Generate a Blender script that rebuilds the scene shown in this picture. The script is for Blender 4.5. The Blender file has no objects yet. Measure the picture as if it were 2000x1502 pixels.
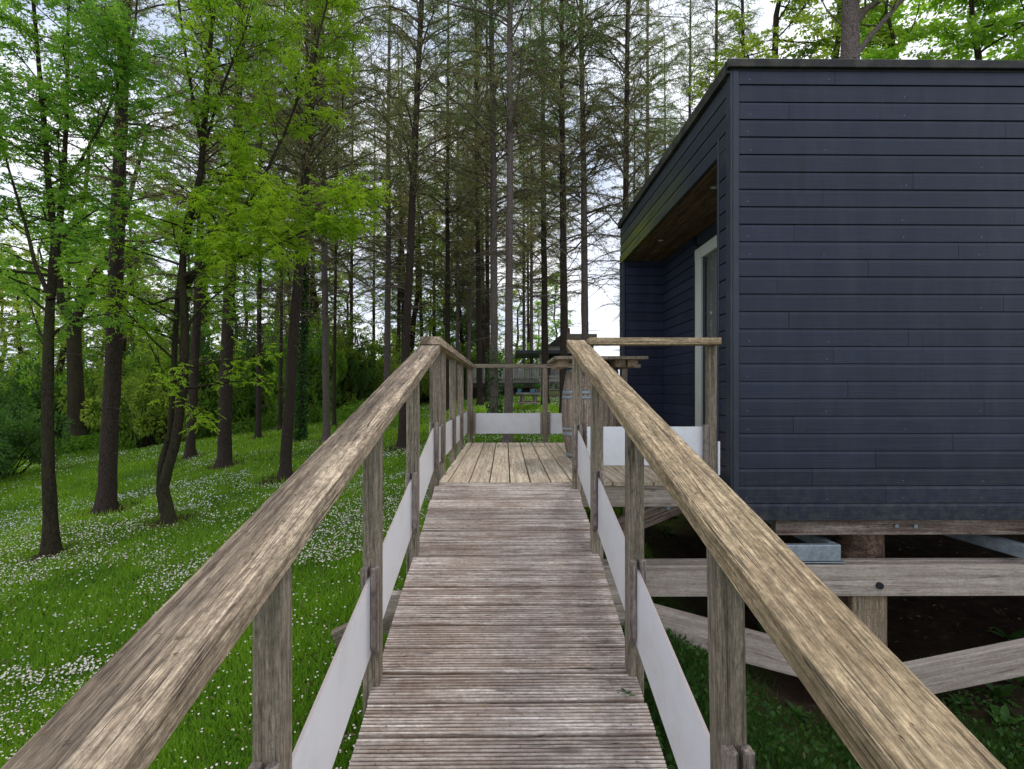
import bpy, math, random
import numpy as np
from mathutils import Vector, Matrix

random.seed(7)
rng = np.random.default_rng(7)
S = bpy.context.scene
C = S.collection
F = 1106.0                      # focal length in pixels of the 2000 px wide photograph
VX, HY = 987.0, 760.0           # vanishing point of the walkway direction (+Y)
YAW = math.atan(13.0 / F)

# ------------------------------------------------------------------ camera
cam_d = bpy.data.cameras.new('camera')
cam = bpy.data.objects.new('camera', cam_d)
C.objects.link(cam)
cam.location = (0, 0, 0)
cam.rotation_euler = (math.radians(90), 0, -YAW)
cam_d.sensor_width = 36.0
cam_d.lens = 36.0 * F / 2000.0
cam_d.shift_y = (HY - 751.0) / 2000.0
cam_d.clip_start = 0.05
cam_d.clip_end = 600
S.camera = cam

# ------------------------------------------------------------------ light
SUN_EL, SUN_AZ = math.radians(52), math.radians(28)     # azimuth measured from +Y towards +X
w = bpy.data.worlds.new('World'); S.world = w; w.use_nodes = True
nt = w.node_tree; nt.nodes.clear()
out = nt.nodes.new('ShaderNodeOutputWorld')
sky = nt.nodes.new('ShaderNodeTexSky'); sky.sky_type = 'NISHITA'; sky.sun_disc = False
sky.sun_elevation = SUN_EL; sky.sun_rotation = SUN_AZ
bg1 = nt.nodes.new('ShaderNodeBackground'); bg1.inputs[1].default_value = 0.12
nt.links.new(sky.outputs[0], bg1.inputs[0])
bg2 = nt.nodes.new('ShaderNodeBackground'); bg2.inputs[1].default_value = 1.0
tc = nt.nodes.new('ShaderNodeTexCoord')
n1 = nt.nodes.new('ShaderNodeTexNoise'); n1.inputs['Scale'].default_value = 3.2; n1.inputs['Detail'].default_value = 7
mp = nt.nodes.new('ShaderNodeMapping'); mp.inputs['Scale'].default_value = (1, 1, 2.2)
nt.links.new(tc.outputs['Generated'], mp.inputs[0]); nt.links.new(mp.outputs[0], n1.inputs[0])
cr = nt.nodes.new('ShaderNodeValToRGB')
cr.color_ramp.elements[0].position = 0.36; cr.color_ramp.elements[0].color = (0.60, 0.68, 0.86, 1)
cr.color_ramp.elements[1].position = 0.62; cr.color_ramp.elements[1].color = (1.06, 1.07, 1.12, 1)
nt.links.new(n1.outputs[0], cr.inputs[0]); nt.links.new(cr.outputs[0], bg2.inputs[0])
cf = nt.nodes.new('ShaderNodeMapRange'); cf.inputs[1].default_value = 0.30; cf.inputs[2].default_value = 0.42
cf.inputs[3].default_value = 0.72; cf.inputs[4].default_value = 0.97
nt.links.new(n1.outputs[0], cf.inputs[0])
mx = nt.nodes.new('ShaderNodeMixShader')
nt.links.new(cf.outputs[0], mx.inputs[0]); nt.links.new(bg1.outputs[0], mx.inputs[1]); nt.links.new(bg2.outputs[0], mx.inputs[2])
nt.links.new(mx.outputs[0], out.inputs[0])

sl = bpy.data.lights.new('sun', 'SUN'); sl.energy = 1.5; sl.angle = math.radians(11); sl.color = (1.0, 0.96, 0.88)
sun = bpy.data.objects.new('sun', sl); C.objects.link(sun)
sd = Vector((math.sin(SUN_AZ) * math.cos(SUN_EL), math.cos(SUN_AZ) * math.cos(SUN_EL), math.sin(SUN_EL)))
sun.rotation_euler = sd.to_track_quat('Z', 'Y').to_euler()
sun.location = sd * 40

S.view_settings.view_transform = 'Standard'
S.view_settings.look = 'None'
S.view_settings.gamma = 1.0
S.view_settings.use_curve_mapping = False
S.view_settings.exposure = 0.40
S.render.engine = 'CYCLES'
S.cycles.max_bounces = 7
S.cycles.diffuse_bounces = 3
S.cycles.transmission_bounces = 6
S.cycles.use_denoising = True

# ------------------------------------------------------------------ helpers
def P(px, py, Y):
    """point of the place seen at photo pixel (px, py) whose distance along the walkway is Y"""
    u = (px - 1000.0) / F
    ca, sa = math.cos(YAW), math.sin(YAW)
    dx, dy, dz = sa + u * ca, ca - u * sa, (HY - py) / F
    k = Y / dy
    return Vector((dx * k, Y, dz * k))

def smooth(a, b, x):
    t = np.clip((x - a) / (b - a), 0, 1)
    return t * t * (3 - 2 * t)

def vnoise(x, y, scale, seed):
    r = np.random.default_rng(seed).random((64, 64))
    x = np.asarray(x) * scale + 31.7; y = np.asarray(y) * scale + 17.3
    xi = np.floor(x).astype(int); yi = np.floor(y).astype(int)
    fx = x - xi; fy = y - yi
    fx = fx * fx * (3 - 2 * fx); fy = fy * fy * (3 - 2 * fy)
    g = lambda i, j: r[i % 64, j % 64]
    return (g(xi, yi) * (1 - fx) + g(xi + 1, yi) * fx) * (1 - fy) + (g(xi, yi + 1) * (1 - fx) + g(xi + 1, yi + 1) * fx) * fy

def ground(x, y):
    x = np.asarray(x, float); y = np.asarray(y, float)
    ye = np.where(y < 18, y, 18 + (y - 18) * 0.30)
    ye = np.where(y < 40, ye, 24.6 + (y - 40) * 0.02)
    xe = np.where(x < 0, np.maximum(x, -22 + (x + 22) * 0.2), x * 0.15)
    z = -2.15 + 0.09 * ye + 0.12 * xe
    holl = smooth(0.9, 2.4, x) * (1 - smooth(9, 13, x)) * smooth(-3, 2.5, y) * (1 - smooth(7.2, 10.5, y))
    z = z - 0.62 * holl
    z = z + (vnoise(x, y, 0.45, 3) - 0.5) * 0.10 + (vnoise(x, y, 1.7, 4) - 0.5) * 0.03
    return z

def G(x, y): return float(ground(x, y))

def hit(px, py):
    """where the photo ray through (px, py) meets the ground"""
    Y = 2.0
    while Y < 60:
        p = P(px, py, Y)
        if p.z <= G(p.x, p.y): return p
        Y += 0.05
    return P(px, py, 30)

BASES = []
def soil_mask(x, y):
    n = vnoise(x, y, 1.3, 9) * 0.9 + vnoise(x, y, 4.0, 10) * 0.4
    s = smooth(0.9, 1.9, x + n - 0.65) * (1 - smooth(8.0, 9.5, y + n)) * smooth(3.1, 4.1, y + n - 0.7)
    for (bx_, by_, br_) in BASES:
        d = np.hypot(x - bx_, (y - by_)) + (n - .65) * .22
        s = np.maximum(s, .9 * (1 - smooth(br_ * .9, br_ * 2.0, d)))
    return s
for (px_, py_, r_) in ((205, 1000, .36), (437, 912, .30), (557, 935, .30), (372, 893, .22), (637, 862, .25), (504, 855, .2), (330, 1022, .26), (100, 1083, .2), (786, 874, .3), (992, 868, .3), (653, 832, .2)):
    h_ = hit(px_, py_); BASES.append((h_.x, h_.y, r_))

def mk_mesh(name, verts, faces, mats=(), smooth_=False, tint=None, mat_idx=None):
    """verts (n,3) array; faces: list of int arrays (m,k)"""
    me = bpy.data.meshes.new(name)
    v = np.ascontiguousarray(verts, dtype=np.float32)
    if not isinstance(faces, list): faces = [faces]
    faces = [np.asarray(f) for f in faces if len(f)]
    loops = np.concatenate([f.ravel() for f in faces]).astype(np.int32)
    tot = np.concatenate([np.full(len(f), f.shape[1]) for f in faces]).astype(np.int32)
    start = np.concatenate([[0], np.cumsum(tot)[:-1]]).astype(np.int32)
    me.vertices.add(len(v)); me.vertices.foreach_set('co', v.ravel())
    me.loops.add(len(loops)); me.loops.foreach_set('vertex_index', loops)
    me.polygons.add(len(tot)); me.polygons.foreach_set('loop_start', start)
    try: me.polygons.foreach_set('loop_total', tot)
    except Exception: pass
    for m in mats: me.materials.append(m)
    if mat_idx is not None: me.polygons.foreach_set('material_index', np.asarray(mat_idx, np.int32))
    if tint is not None:
        a = me.attributes.new('tint', 'FLOAT', 'POINT'); a.data.foreach_set('value', np.asarray(tint, np.float32))
    me.update(calc_edges=True)
    if smooth_: me.polygons.foreach_set('use_smooth', np.ones(len(tot), bool))
    me.validate()
    return me

def link(name, data, parent=None, mat=None, M=None):
    o = bpy.data.objects.new(name, data); C.objects.link(o)
    if mat is not None and data is not None and not data.materials: data.materials.append(mat)
    if parent is not None: o.parent = parent
    if M is not None:
        if parent is not None: M = WM[parent.name].inverted() @ M
        o.matrix_basis = M
    WM[o.name] = (WM[parent.name] if parent is not None else Matrix()) @ o.matrix_basis
    return o
WM = {}

def tag(o, label=None, cat=None, group=None, kind=None):
    if label: o['label'] = label
    if cat: o['category'] = cat
    if group: o['group'] = group
    if kind: o['kind'] = kind
    return o

def thing(name, loc, label, cat, group=None):
    return tag(link(name, None, None, None, Matrix.Translation(Vector(loc))), label, cat, group)

def copy_tree(o, parent=None):
    c = o.copy(); C.objects.link(c); c.parent = parent
    for ch in o.children: copy_tree(ch, c)
    return c

def frame(p0, p1, up=(0, 0, 1)):
    p0 = Vector(p0); p1 = Vector(p1)
    y = (p1 - p0); L = y.length; y.normalize()
    z = Vector(up); z = (z - y * z.dot(y)).normalized(); x = y.cross(z)
    M = Matrix(((x.x, y.x, z.x, p0.x), (x.y, y.y, z.y, p0.y), (x.z, y.z, z.z, p0.z), (0, 0, 0, 1)))
    return M, L

def profile_mesh(name, prof, L, mat, segs=1, wob=0.0):
    """prof: (x,z) outline, extruded along local y from 0 to L"""
    n = len(prof); rows = []
    for i in range(segs + 1):
        for (x, z) in prof:
            rows.append((x + random.uniform(-wob, wob), L * i / segs, z + random.uniform(-wob, wob)))
    f = []
    for i in range(segs):
        for j in range(n):
            a = i * n + j; b = i * n + (j + 1) % n
            f.append((a, b, b + n, a + n))
    me = bpy.data.meshes.new(name)
    fs = [tuple(reversed(q)) for q in f] + [tuple(range(n)), tuple(reversed(range(segs * n, segs * n + n)))]
    me.from_pydata(rows, [], fs)
    me.materials.append(mat); me.update()
    bm_fix(me)
    return me

def bm_fix(me):
    import bmesh
    b = bmesh.new(); b.from_mesh(me); bmesh.ops.recalc_face_normals(b, faces=b.faces); b.to_mesh(me); b.free()

def chamf(w, h, c):
    a, b = w / 2, h / 2
    return [(-a + c, -b), (a - c, -b), (a, -b + c), (a, b - c), (a - c, b), (-a + c, b), (-a, b - c), (-a, -b + c)]

_cache = {}
def bar(name, p0, p1, w_, h_, mat, parent=None, up=(0, 0, 1), ch=0.004, label=None):
    M, L = frame(p0, p1, up)
    key = (name, round(w_, 4), round(h_, 4), round(L, 3), mat.name)
    if key not in _cache: _cache[key] = profile_mesh(name, chamf(w_, h_, min(ch, w_ * .3, h_ * .3)), L, mat)
    o = link(name, _cache[key], parent, None, M)
    if label: o['label'] = label
    return o

def box(name, x0, x1, y0, y1, z0, z1, mat, parent=None, ch=0.003):
    """box with its grain along its longest side"""
    d = [x1 - x0, y1 - y0, z1 - z0]; k = d.index(max(d)); cx, cy, cz = (x0 + x1) / 2, (y0 + y1) / 2, (z0 + z1) / 2
    if k == 0: return bar(name, (x0, cy, cz), (x1, cy, cz), d[1], d[2], mat, parent, (0, 0, 1), ch)
    if k == 1: return bar(name, (cx, y0, cz), (cx, y1, cz), d[0], d[2], mat, parent, (0, 0, 1), ch)
    return bar(name, (cx, cy, z0), (cx, cy, z1), d[0], d[1], mat, parent, (0, 1, 0), ch)

def tube(pts, radii, sides=6, cap=False):
    pts = np.asarray(pts, float); radii = np.asarray(radii, float); n = len(pts)
    t = np.gradient(pts, axis=0); t /= (np.linalg.norm(t, axis=1, keepdims=True) + 1e-9)
    ref = np.array([0.0, 0.0, 1.0]) if abs(t[0][2]) < 0.9 else np.array([1.0, 0.0, 0.0])
    a = np.cross(t, ref); a /= (np.linalg.norm(a, axis=1, keepdims=True) + 1e-9)
    b = np.cross(t, a)
    ang = np.arange(sides) * 2 * math.pi / sides
    v = pts[:, None, :] + radii[:, None, None] * (a[:, None, :] * np.cos(ang)[None, :, None] + b[:, None, :] * np.sin(ang)[None, :, None])
    i = np.arange(n - 1)[:, None] * sides; j = np.arange(sides)[None, :]; j2 = (j + 1) % sides
    f = np.stack([i + j, i + j2, i + j2 + sides, i + j + sides], -1).reshape(-1, 4)
    return v.reshape(-1, 3), f

class Acc:
    def __init__(s): s.v = []; s.f = []; s.t = []; s.n = 0
    def add(s, v, f, t=0.5):
        s.v.append(v); s.f.append(np.asarray(f) + s.n); s.n += len(v)
        s.t.append(np.full(len(v), t) if np.isscalar(t) else t)
    def mesh(s, name, mat, smooth_=False):
        ks = {}
        for f in s.f: ks.setdefault(f.shape[1], []).append(f)
        return mk_mesh(name, np.concatenate(s.v), [np.concatenate(x) for x in ks.values()], [mat], smooth_, np.concatenate(s.t))

def unit(a): return a / (np.linalg.norm(a, axis=-1, keepdims=True) + 1e-9)

def leaves(pos, d, length, width, r, droop=0.0):
    """rhombic leaves: base at pos, along d, random roll; returns verts, quads"""
    n = len(pos); d = unit(d + np.array([0, 0, -1.0]) * droop)
    rv = unit(r.normal(size=(n, 3))); side = unit(np.cross(d, rv))
    L = (length * r.uniform(.7, 1.25, n))[:, None]; W = (width * r.uniform(.7, 1.2, n))[:, None]
    nrm = np.cross(side, d)
    v = np.stack([pos, pos + d * L * .45 + side * W * .5 + nrm * W * .12, pos + d * L, pos + d * L * .45 - side * W * .5 + nrm * W * .12], 1)
    return v.reshape(-1, 3), np.arange(4 * n).reshape(-1, 4)

# ------------------------------------------------------------------ materials
def newmat(name):
    m = bpy.data.materials.new(name); m.use_nodes = True
    t = m.node_tree; t.nodes.clear()
    o = t.nodes.new('ShaderNodeOutputMaterial'); b = t.nodes.new('ShaderNodeBsdfPrincipled')
    t.links.new(b.outputs[0], o.inputs[0])
    return m, t, b, o

def N(t, kind, **kw):
    n = t.nodes.new(kind)
    for k, v in kw.items():
        if k in n.inputs: n.inputs[k].default_value = v
        else: setattr(n, k, v)
    return n

def noise(t, vec, scale, detail=5, rough=0.6, dist=0.0):
    n = N(t, 'ShaderNodeTexNoise', Scale=scale, Detail=detail, Roughness=rough, Distortion=dist)
    t.links.new(vec, n.inputs['Vector']); return n.outputs[0]

def ramp(t, fac, stops):
    r = t.nodes.new('ShaderNodeValToRGB'); e = r.color_ramp.elements
    while len(e) < len(stops): e.new(0.5)
    for i, (p, c) in enumerate(stops):
        e[i].position = p; e[i].color = (c, c, c, 1) if np.isscalar(c) else (*c, 1)
    t.links.new(fac, r.inputs[0]); return r.outputs[0]

def mix(t, fac, a, b, mode='MIX'):
    m = t.nodes.new('ShaderNodeMix'); m.data_type = 'RGBA'; m.blend_type = mode
    for s, v in ((m.inputs[0], fac), (m.inputs[6], a), (m.inputs[7], b)):
        if isinstance(v, (int, float)): s.default_value = v
        elif isinstance(v, tuple): s.default_value = (*v, 1)
        else: t.links.new(v, s)
    return m.outputs[2]

def mapping(t, vec, sc):
    m = t.nodes.new('ShaderNodeMapping'); m.inputs['Scale'].default_value = sc
    t.links.new(vec, m.inputs[0]); return m.outputs[0]

def objvec(t):
    tc = t.nodes.new('ShaderNodeTexCoord'); oi = t.nodes.new('ShaderNodeObjectInfo')
    m = t.nodes.new('ShaderNodeVectorMath'); m.operation = 'MULTIPLY_ADD'
    cx = t.nodes.new('ShaderNodeCombineXYZ')
    for i in range(3): t.links.new(oi.outputs['Random'], cx.inputs[i])
    m.inputs[1].default_value = (23.0, 37.0, 17.0)
    t.links.new(cx.outputs[0], m.inputs[0]); t.links.new(tc.outputs['Object'], m.inputs[2])
    return m.outputs[0], oi.outputs['Random'], tc.outputs['Object']

def bump(t, h, strength, dist, b):
    n = N(t, 'ShaderNodeBump', Strength=strength, Distance=dist)
    t.links.new(h, n.inputs['Height']); t.links.new(n.outputs[0], b.inputs['Normal'])

def wood(name, light, mid, dark, stain=(0.1, 0.08, 0.06), stain_amt=0.5, moss=None, moss_amt=0.0, grain=26, rough=0.85, bs=0.6, crack=0.8, var=0.25, lines=1.0, speck=0.6, band=None):
    m, t, b, o = newmat(name)
    v, rnd, obj = objvec(t)
    g1 = noise(t, mapping(t, v, (grain * 1.9, grain * .055, grain * 1.9)), 1.0, 9, 0.72, 0.5)
    g2 = noise(t, mapping(t, v, (grain * 9, grain * .55, grain * 9)), 1.0, 6, 0.75)
    col = ramp(t, g1, [(0.38, dark), (0.50, mid), (0.61, light)])
    fine = ramp(t, g2, [(0.36, 1 - .62 * lines), (0.50, 1.0), (0.62, 1 + .40 * lines)])
    col = mix(t, 1.0, col, fine, 'MULTIPLY')
    # short cross-wise roughness of weathered sawn wood
    sp2 = noise(t, mapping(t, v, (75, 40, 75)), 1.0, 6, 0.8)
    col = mix(t, speck, col, ramp(t, sp2, [(0.38, 0.42), (0.5, 1.0), (0.62, 1.6)]), 'MULTIPLY')
    sp = noise(t, mapping(t, v, (5.5, 1.7, 5.5)), 1.6, 9, 0.72)
    sm = ramp(t, sp, [(0.46, 0.0), (0.56, stain_amt)])
    col = mix(t, sm, col, mix(t, 0.35, stain, col))
    if band:      # a discoloured strip along the board
        sx = t.nodes.new('ShaderNodeSeparateXYZ'); t.links.new(obj, sx.inputs[0])
        wv = noise(t, mapping(t, obj, (3, 1.3, 3)), 1.0, 4)
        ad = N(t, 'ShaderNodeMath', operation='MULTIPLY_ADD'); t.links.new(wv, ad.inputs[0]); ad.inputs[1].default_value = .07; t.links.new(sx.outputs[0], ad.inputs[2])
        bm_ = ramp(t, remap(t, ad.outputs[0], band[0], band[1]), [(0.0, 0.0), (.25, 1.0), (.75, 1.0), (1.0, 0.0)])
        col = mix(t, mix(t, 1.0, bm_, ramp(t, sp2, [(0.3, .4), (.6, 1.0)]), 'MULTIPLY'), col, mix(t, 1.0, col, band[2], 'MULTIPLY'))
    ck = noise(t, mapping(t, v, (grain * .9, .7, grain * .9)), 1.0, 3, 0.5, 0.3)
    ckm = ramp(t, ck, [(0.487, 0.0), (0.496, crack), (0.502, crack), (0.511, 0.0)])
    gate = ramp(t, noise(t, v, 2.3, 2), [(0.42, 0.0), (0.52, 1.0)])
    ckm = mix(t, 1.0, ckm, gate, 'MULTIPLY')
    col = mix(t, ckm, col, (0.03, 0.024, 0.02))
    if moss:
        mm = ramp(t, noise(t, v, 6.0, 9, 0.78), [(0.42, 0.0), (0.64, moss_amt)])
        col = mix(t, mm, col, mix(t, 0.4, moss, col))
    vo = t.nodes.new('ShaderNodeTexVoronoi'); vo.inputs['Scale'].default_value = 1.0
    t.links.new(mapping(t, v, (4.5, 1.3, 4.5)), vo.inputs['Vector'])
    kn = ramp(t, vo.outputs['Distance'], [(0.03, 0.8), (0.10, 0.0)])
    col = mix(t, kn, col, tuple(c * .5 for c in dark))
    vr = t.nodes.new('ShaderNodeMapRange'); vr.inputs[3].default_value = 1 - var; vr.inputs[4].default_value = 1 + var
    t.links.new(rnd, vr.inputs[0])
    col = mix(t, 1.0, col, vr.outputs[0], 'MULTIPLY')
    t.links.new(col, b.inputs['Base Color'])
    b.inputs['Roughness'].default_value = rough
    b.inputs['Specular IOR Level'].default_value = 0.3
    h = mix(t, 0.5, g2, g1); h = mix(t, 0.35, h, sp2); h = mix(t, ckm, h, (0.0, 0.0, 0.0))
    bump(t, h, bs, 0.006, b)
    return m

def remap(t, x, lo, hi):
    r = t.nodes.new('ShaderNodeMapRange'); r.inputs[1].default_value = lo; r.inputs[2].default_value = hi
    t.links.new(x, r.inputs[0]); return r.outputs[0]

def paint(name, col, rough=0.5, var=0.15, grain=True, dirt=(0.1, 0.1, 0.09), dirt_amt=0.15, bs=0.25, spec=0.4, moss=None, streak=False):
    m, t, b, o = newmat(name)
    v, rnd, obj = objvec(t)
    n = noise(t, v, 6.0, 7, 0.7)
    c = mix(t, ramp(t, n, [(0.45, 0.0), (0.75, dirt_amt)]), col, dirt)
    g = noise(t, mapping(t, v, (60, 1.6, 60)), 1.0, 6, 0.65, 0.8)
    if grain: c = mix(t, 0.8, c, ramp(t, g, [(0.3, 0.72), (0.65, 1.12)]), 'MULTIPLY')
    vr = t.nodes.new('ShaderNodeMapRange'); vr.inputs[3].default_value = 1 - var; vr.inputs[4].default_value = 1 + var
    t.links.new(rnd, vr.inputs[0]); c = mix(t, 1.0, c, vr.outputs[0], 'MULTIPLY')
    if streak:
        ge = t.nodes.new('ShaderNodeNewGeometry'); pw = ge.outputs['Position']
        c = mix(t, ramp(t, noise(t, mapping(t, pw, (5, 5, .7)), 1.0, 8, .7), [(.48, 0.0), (.70, .5)]), c, (.034, .041, .064))
        c = mix(t, ramp(t, noise(t, mapping(t, pw, (9, 9, 1.3)), 1.0, 6, .7), [(.58, 0.0), (.68, .5)]), c, (.010, .012, .018))
        sz = t.nodes.new('ShaderNodeSeparateXYZ'); t.links.new(pw, sz.inputs[0])
        lowd = mix(t, 1.0, remap(t, sz.outputs[2], -.55, -1.02), ramp(t, noise(t, pw, 14, 8, .8), [(.45, 0.0), (.62, .6)]), 'MULTIPLY')
        c = mix(t, lowd, c, (.085, .080, .070))
    if moss:
        mm = noise(t, mapping(t, v, (5, 1.1, 14)), 1.0, 7, 0.7)
        sep = t.nodes.new('ShaderNodeSeparateXYZ'); t.links.new(obj, sep.inputs[0])
        along = N(t, 'ShaderNodeMapRange'); along.inputs[1].default_value = 3.3; along.inputs[2].default_value = 1.3
        t.links.new(sep.outputs[1], along.inputs[0])
        k = mix(t, 1.0, ramp(t, mm, [(0.30, 0.05), (0.62, moss[3])]), along.outputs[0], 'MULTIPLY')
        c = mix(t, k, c, moss[:3])
    t.links.new(c, b.inputs['Base Color'])
    b.inputs['Roughness'].default_value = rough; b.inputs['Specular IOR Level'].default_value = spec
    if bs: bump(t, g if grain else n, bs, 0.003, b)
    return m

def leafmat(name, a, b_, trans=0.5, hue=0.0, rough=0.55):
    """tint attribute 0..1 mixes the two leaf colours"""
    m, t, b, o = newmat(name)
    at = t.nodes.new('ShaderNodeAttribute'); at.attribute_name = 'tint'
    col = mix(t, at.outputs['Fac'], a, b_)
    oi = t.nodes.new('ShaderNodeObjectInfo')
    vr = t.nodes.new('ShaderNodeMapRange'); vr.inputs[3].default_value = 0.8; vr.inputs[4].default_value = 1.25
    t.links.new(oi.outputs['Random'], vr.inputs[0]); col = mix(t, 1.0, col, vr.outputs[0], 'MULTIPLY')
    t.links.new(col, b.inputs['Base Color']); b.inputs['Roughness'].default_value = rough
    b.inputs['Specular IOR Level'].default_value = 0.25
    tr = t.nodes.new('ShaderNodeBsdfTranslucent')
    tc_ = mix(t, 1.0, col, (1.5, 1.6, 0.7), 'MULTIPLY'); t.links.new(tc_, tr.inputs[0])
    ms = t.nodes.new('ShaderNodeMixShader'); ms.inputs[0].default_value = trans
    t.links.new(b.outputs[0], ms.inputs[1]); t.links.new(tr.outputs[0], ms.inputs[2]); t.links.new(ms.outputs[0], o.inputs[0])
    return m

def barkmat(name, a, b_, lich, la=0.5, scale=1.0, moss=None):
    m, t, b, o = newmat(name)
    v, rnd, obj = objvec(t)
    vo = t.nodes.new('ShaderNodeTexVoronoi'); vo.inputs['Scale'].default_value = 1; vo.feature = 'F1'
    t.links.new(mapping(t, v, (70 * scale, 70 * scale, 30 * scale)), vo.inputs['Vector'])
    n = noise(t, mapping(t, v, (22, 22, 9)), 1.0, 8, 0.75)
    col = ramp(t, mix(t, 0.55, vo.outputs['Distance'], n), [(0.28, a), (0.62, b_)])
    l = ramp(t, noise(t, v, 26.0, 9, 0.85), [(0.50, 0.0), (0.62, la)])
    col = mix(t, l, col, lich)
    if moss:
        mm = ramp(t, noise(t, mapping(t, v, (3, 3, 1)), 1.5, 6, 0.7), [(0.45, 0.0), (0.62, 0.75)])
        col = mix(t, mm, col, moss)
    t.links.new(col, b.inputs['Base Color']); b.inputs['Roughness'].default_value = 0.95
    b.inputs['Specular IOR Level'].default_value = 0.1
    bump(t, mix(t, 0.5, vo.outputs['Distance'], n), 0.9, 0.02, b)
    return m

M_raill = wood('weathered_rail_grey', (.60, .485, .345), (.38, .295, .205), (.185, .135, .092), (.095, .068, .05), .65, None, 0, 42, bs=1.2, var=.03, lines=1.0, speck=.6, band=(-.045, .055, (.46, .45, .46)))
M_railr = wood('weathered_rail_tan', (.55, .425, .27), (.355, .262, .155), (.18, .122, .068), (.14, .10, .055), .6, (.20, .18, .085), .3, 42, bs=1.2, var=.03, lines=1.0, speck=.6)
M_post = wood('weathered_post', (.315, .265, .20), (.23, .19, .14), (.125, .098, .07), (.11, .11, .075), .4, None, 0, 40, bs=.9, var=.16, lines=.9, speck=.4)
M_cleat = wood('weathered_batten', (.30, .255, .225), (.21, .168, .145), (.13, .10, .082), (.36, .32, .28), .35, None, 0, 34, var=.15)
M_ramp = wood('grooved_walkway_wood', (.62, .55, .49), (.40, .33, .28), (.20, .145, .11), (.17, .10, .062), .68, (.56, .50, .46), .35, 26, rough=.6, bs=.4, var=.16, lines=.45, speck=.5)
M_deck = wood('terrace_deck_wood', (.62, .53, .41), (.47, .385, .28), (.32, .245, .165), (.27, .205, .145), .45, None, 0, 22, bs=.4, crack=.5, var=.11, lines=.6, speck=.5)
M_beam = wood('pale_timber_beam', (.50, .435, .37), (.40, .34, .285), (.29, .23, .185), (.22, .175, .15), .35, None, 0, 14, bs=.4, crack=.5, var=.08, lines=.3, speck=.3)
M_beamtop = wood('sawn_timber', (.46, .39, .26), (.38, .31, .20), (.26, .20, .12), (.20, .18, .10), .4, None, 0, 16, var=.08, lines=.5)
M_stainbeam = wood('red_stained_timber', (.38, .31, .27), (.27, .205, .17), (.12, .08, .06), (.08, .04, .03), .6, None, 0, 18, var=.05, lines=.4)
M_pile = wood('orange_timber_pile', (.36, .27, .18), (.27, .19, .12), (.16, .105, .065), (.30, .28, .22), .4, None, 0, 14, var=.05)
M_panel = paint('white_laminate_panel', (.74, .74, .77), .42, .02, False, (.50, .49, .43), .42, .04, .5)
M_paneledge = paint('panel_edge', (.36, .31, .30), .8, .05, False)
M_navy = paint('navy_painted_cladding', (.0150, .0202, .0435), .42, .16, True, (.030, .034, .048), .55, .6, .32, streak=True)
M_navydark = paint('navy_painted_trim', (.024, .031, .048), .42, .05, True, (.06, .08, .09), .3, .2, .4)
M_navymoss = paint('navy_cladding_with_algae', (.024, .029, .045), .6, .06, True, (.03, .034, .045), .4, .3, .3, (.125, .145, .022, .95))
M_navymoss2 = paint('navy_cladding_light_algae', (.024, .029, .045), .6, .06, True, (.03, .034, .045), .4, .3, .3, (.13, .145, .035, .35))
M_roofcap = paint('dark_roof_edge', (.022, .022, .022), .6, .05, False, (.16, .15, .11), .5, .2, .3)
M_soffit = wood('brown_plywood', (.165, .105, .062), (.115, .070, .040), (.06, .036, .020), (.04, .021, .01), .6, None, 0, 8, bs=.1, crack=0, var=.02)
M_core = paint('dark_core', (.012, .012, .014), .9, .02, False)
M_frame = paint('grey_white_door_frame', (.50, .52, .48), .4, .03, False, (.34, .36, .30), .4, .05, .5)
M_black = paint('black_trim', (.012, .013, .017), .5, .03, False)
M_bark = barkmat('spruce_bark', (.040, .030, .026), (.165, .132, .118), (.30, .27, .25), .6)
M_bark2 = barkmat('dark_spruce_bark', (.015, .011, .009), (.064, .047, .038), (.11, .10, .085), .35)
M_barkd = barkmat('smooth_brown_bark', (.014, .011, .008), (.045, .034, .024), (.05, .052, .028), .4, .6, (.045, .048, .02))
M_twig = paint('twig_bark', (.13, .10, .082), .9, .25, False, (.12, .12, .09), .5, 0, .1)
M_needle = leafmat('spruce_needles', (.30, .23, .18), (.14, .225, .085), .55)
M_needle2 = leafmat('spruce_needles_green', (.27, .215, .16), (.125, .26, .085), .55)
M_ash = leafmat('spring_leaves_bright', (.155, .30, .032), (.44, .60, .042), .62)
M_ash2 = leafmat('spring_leaves_mid', (.095, .215, .040), (.27, .42, .055), .60)
M_leafd = leafmat('hedge_leaves_dark', (.030, .080, .022), (.100, .195, .038), .45)
M_leafy = leafmat('far_leaves_yellowgreen', (.125, .205, .040), (.30, .37, .06), .55)
M_ivy = leafmat('ivy_leaves', (.020, .060, .016), (.060, .150, .028), .3, rough=.35)
M_grass = leafmat('grass_blades', (.075, .18, .017), (.25, .39, .036), .5)
M_weed = leafmat('weed_leaves', (.022, .075, .014), (.075, .170, .028), .4)
M_grassd = leafmat('shade_painted_grass', (.018, .050, .010), (.050, .110, .016), .35)  # darker copy of the lawn grass, shade put into its colours

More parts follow.
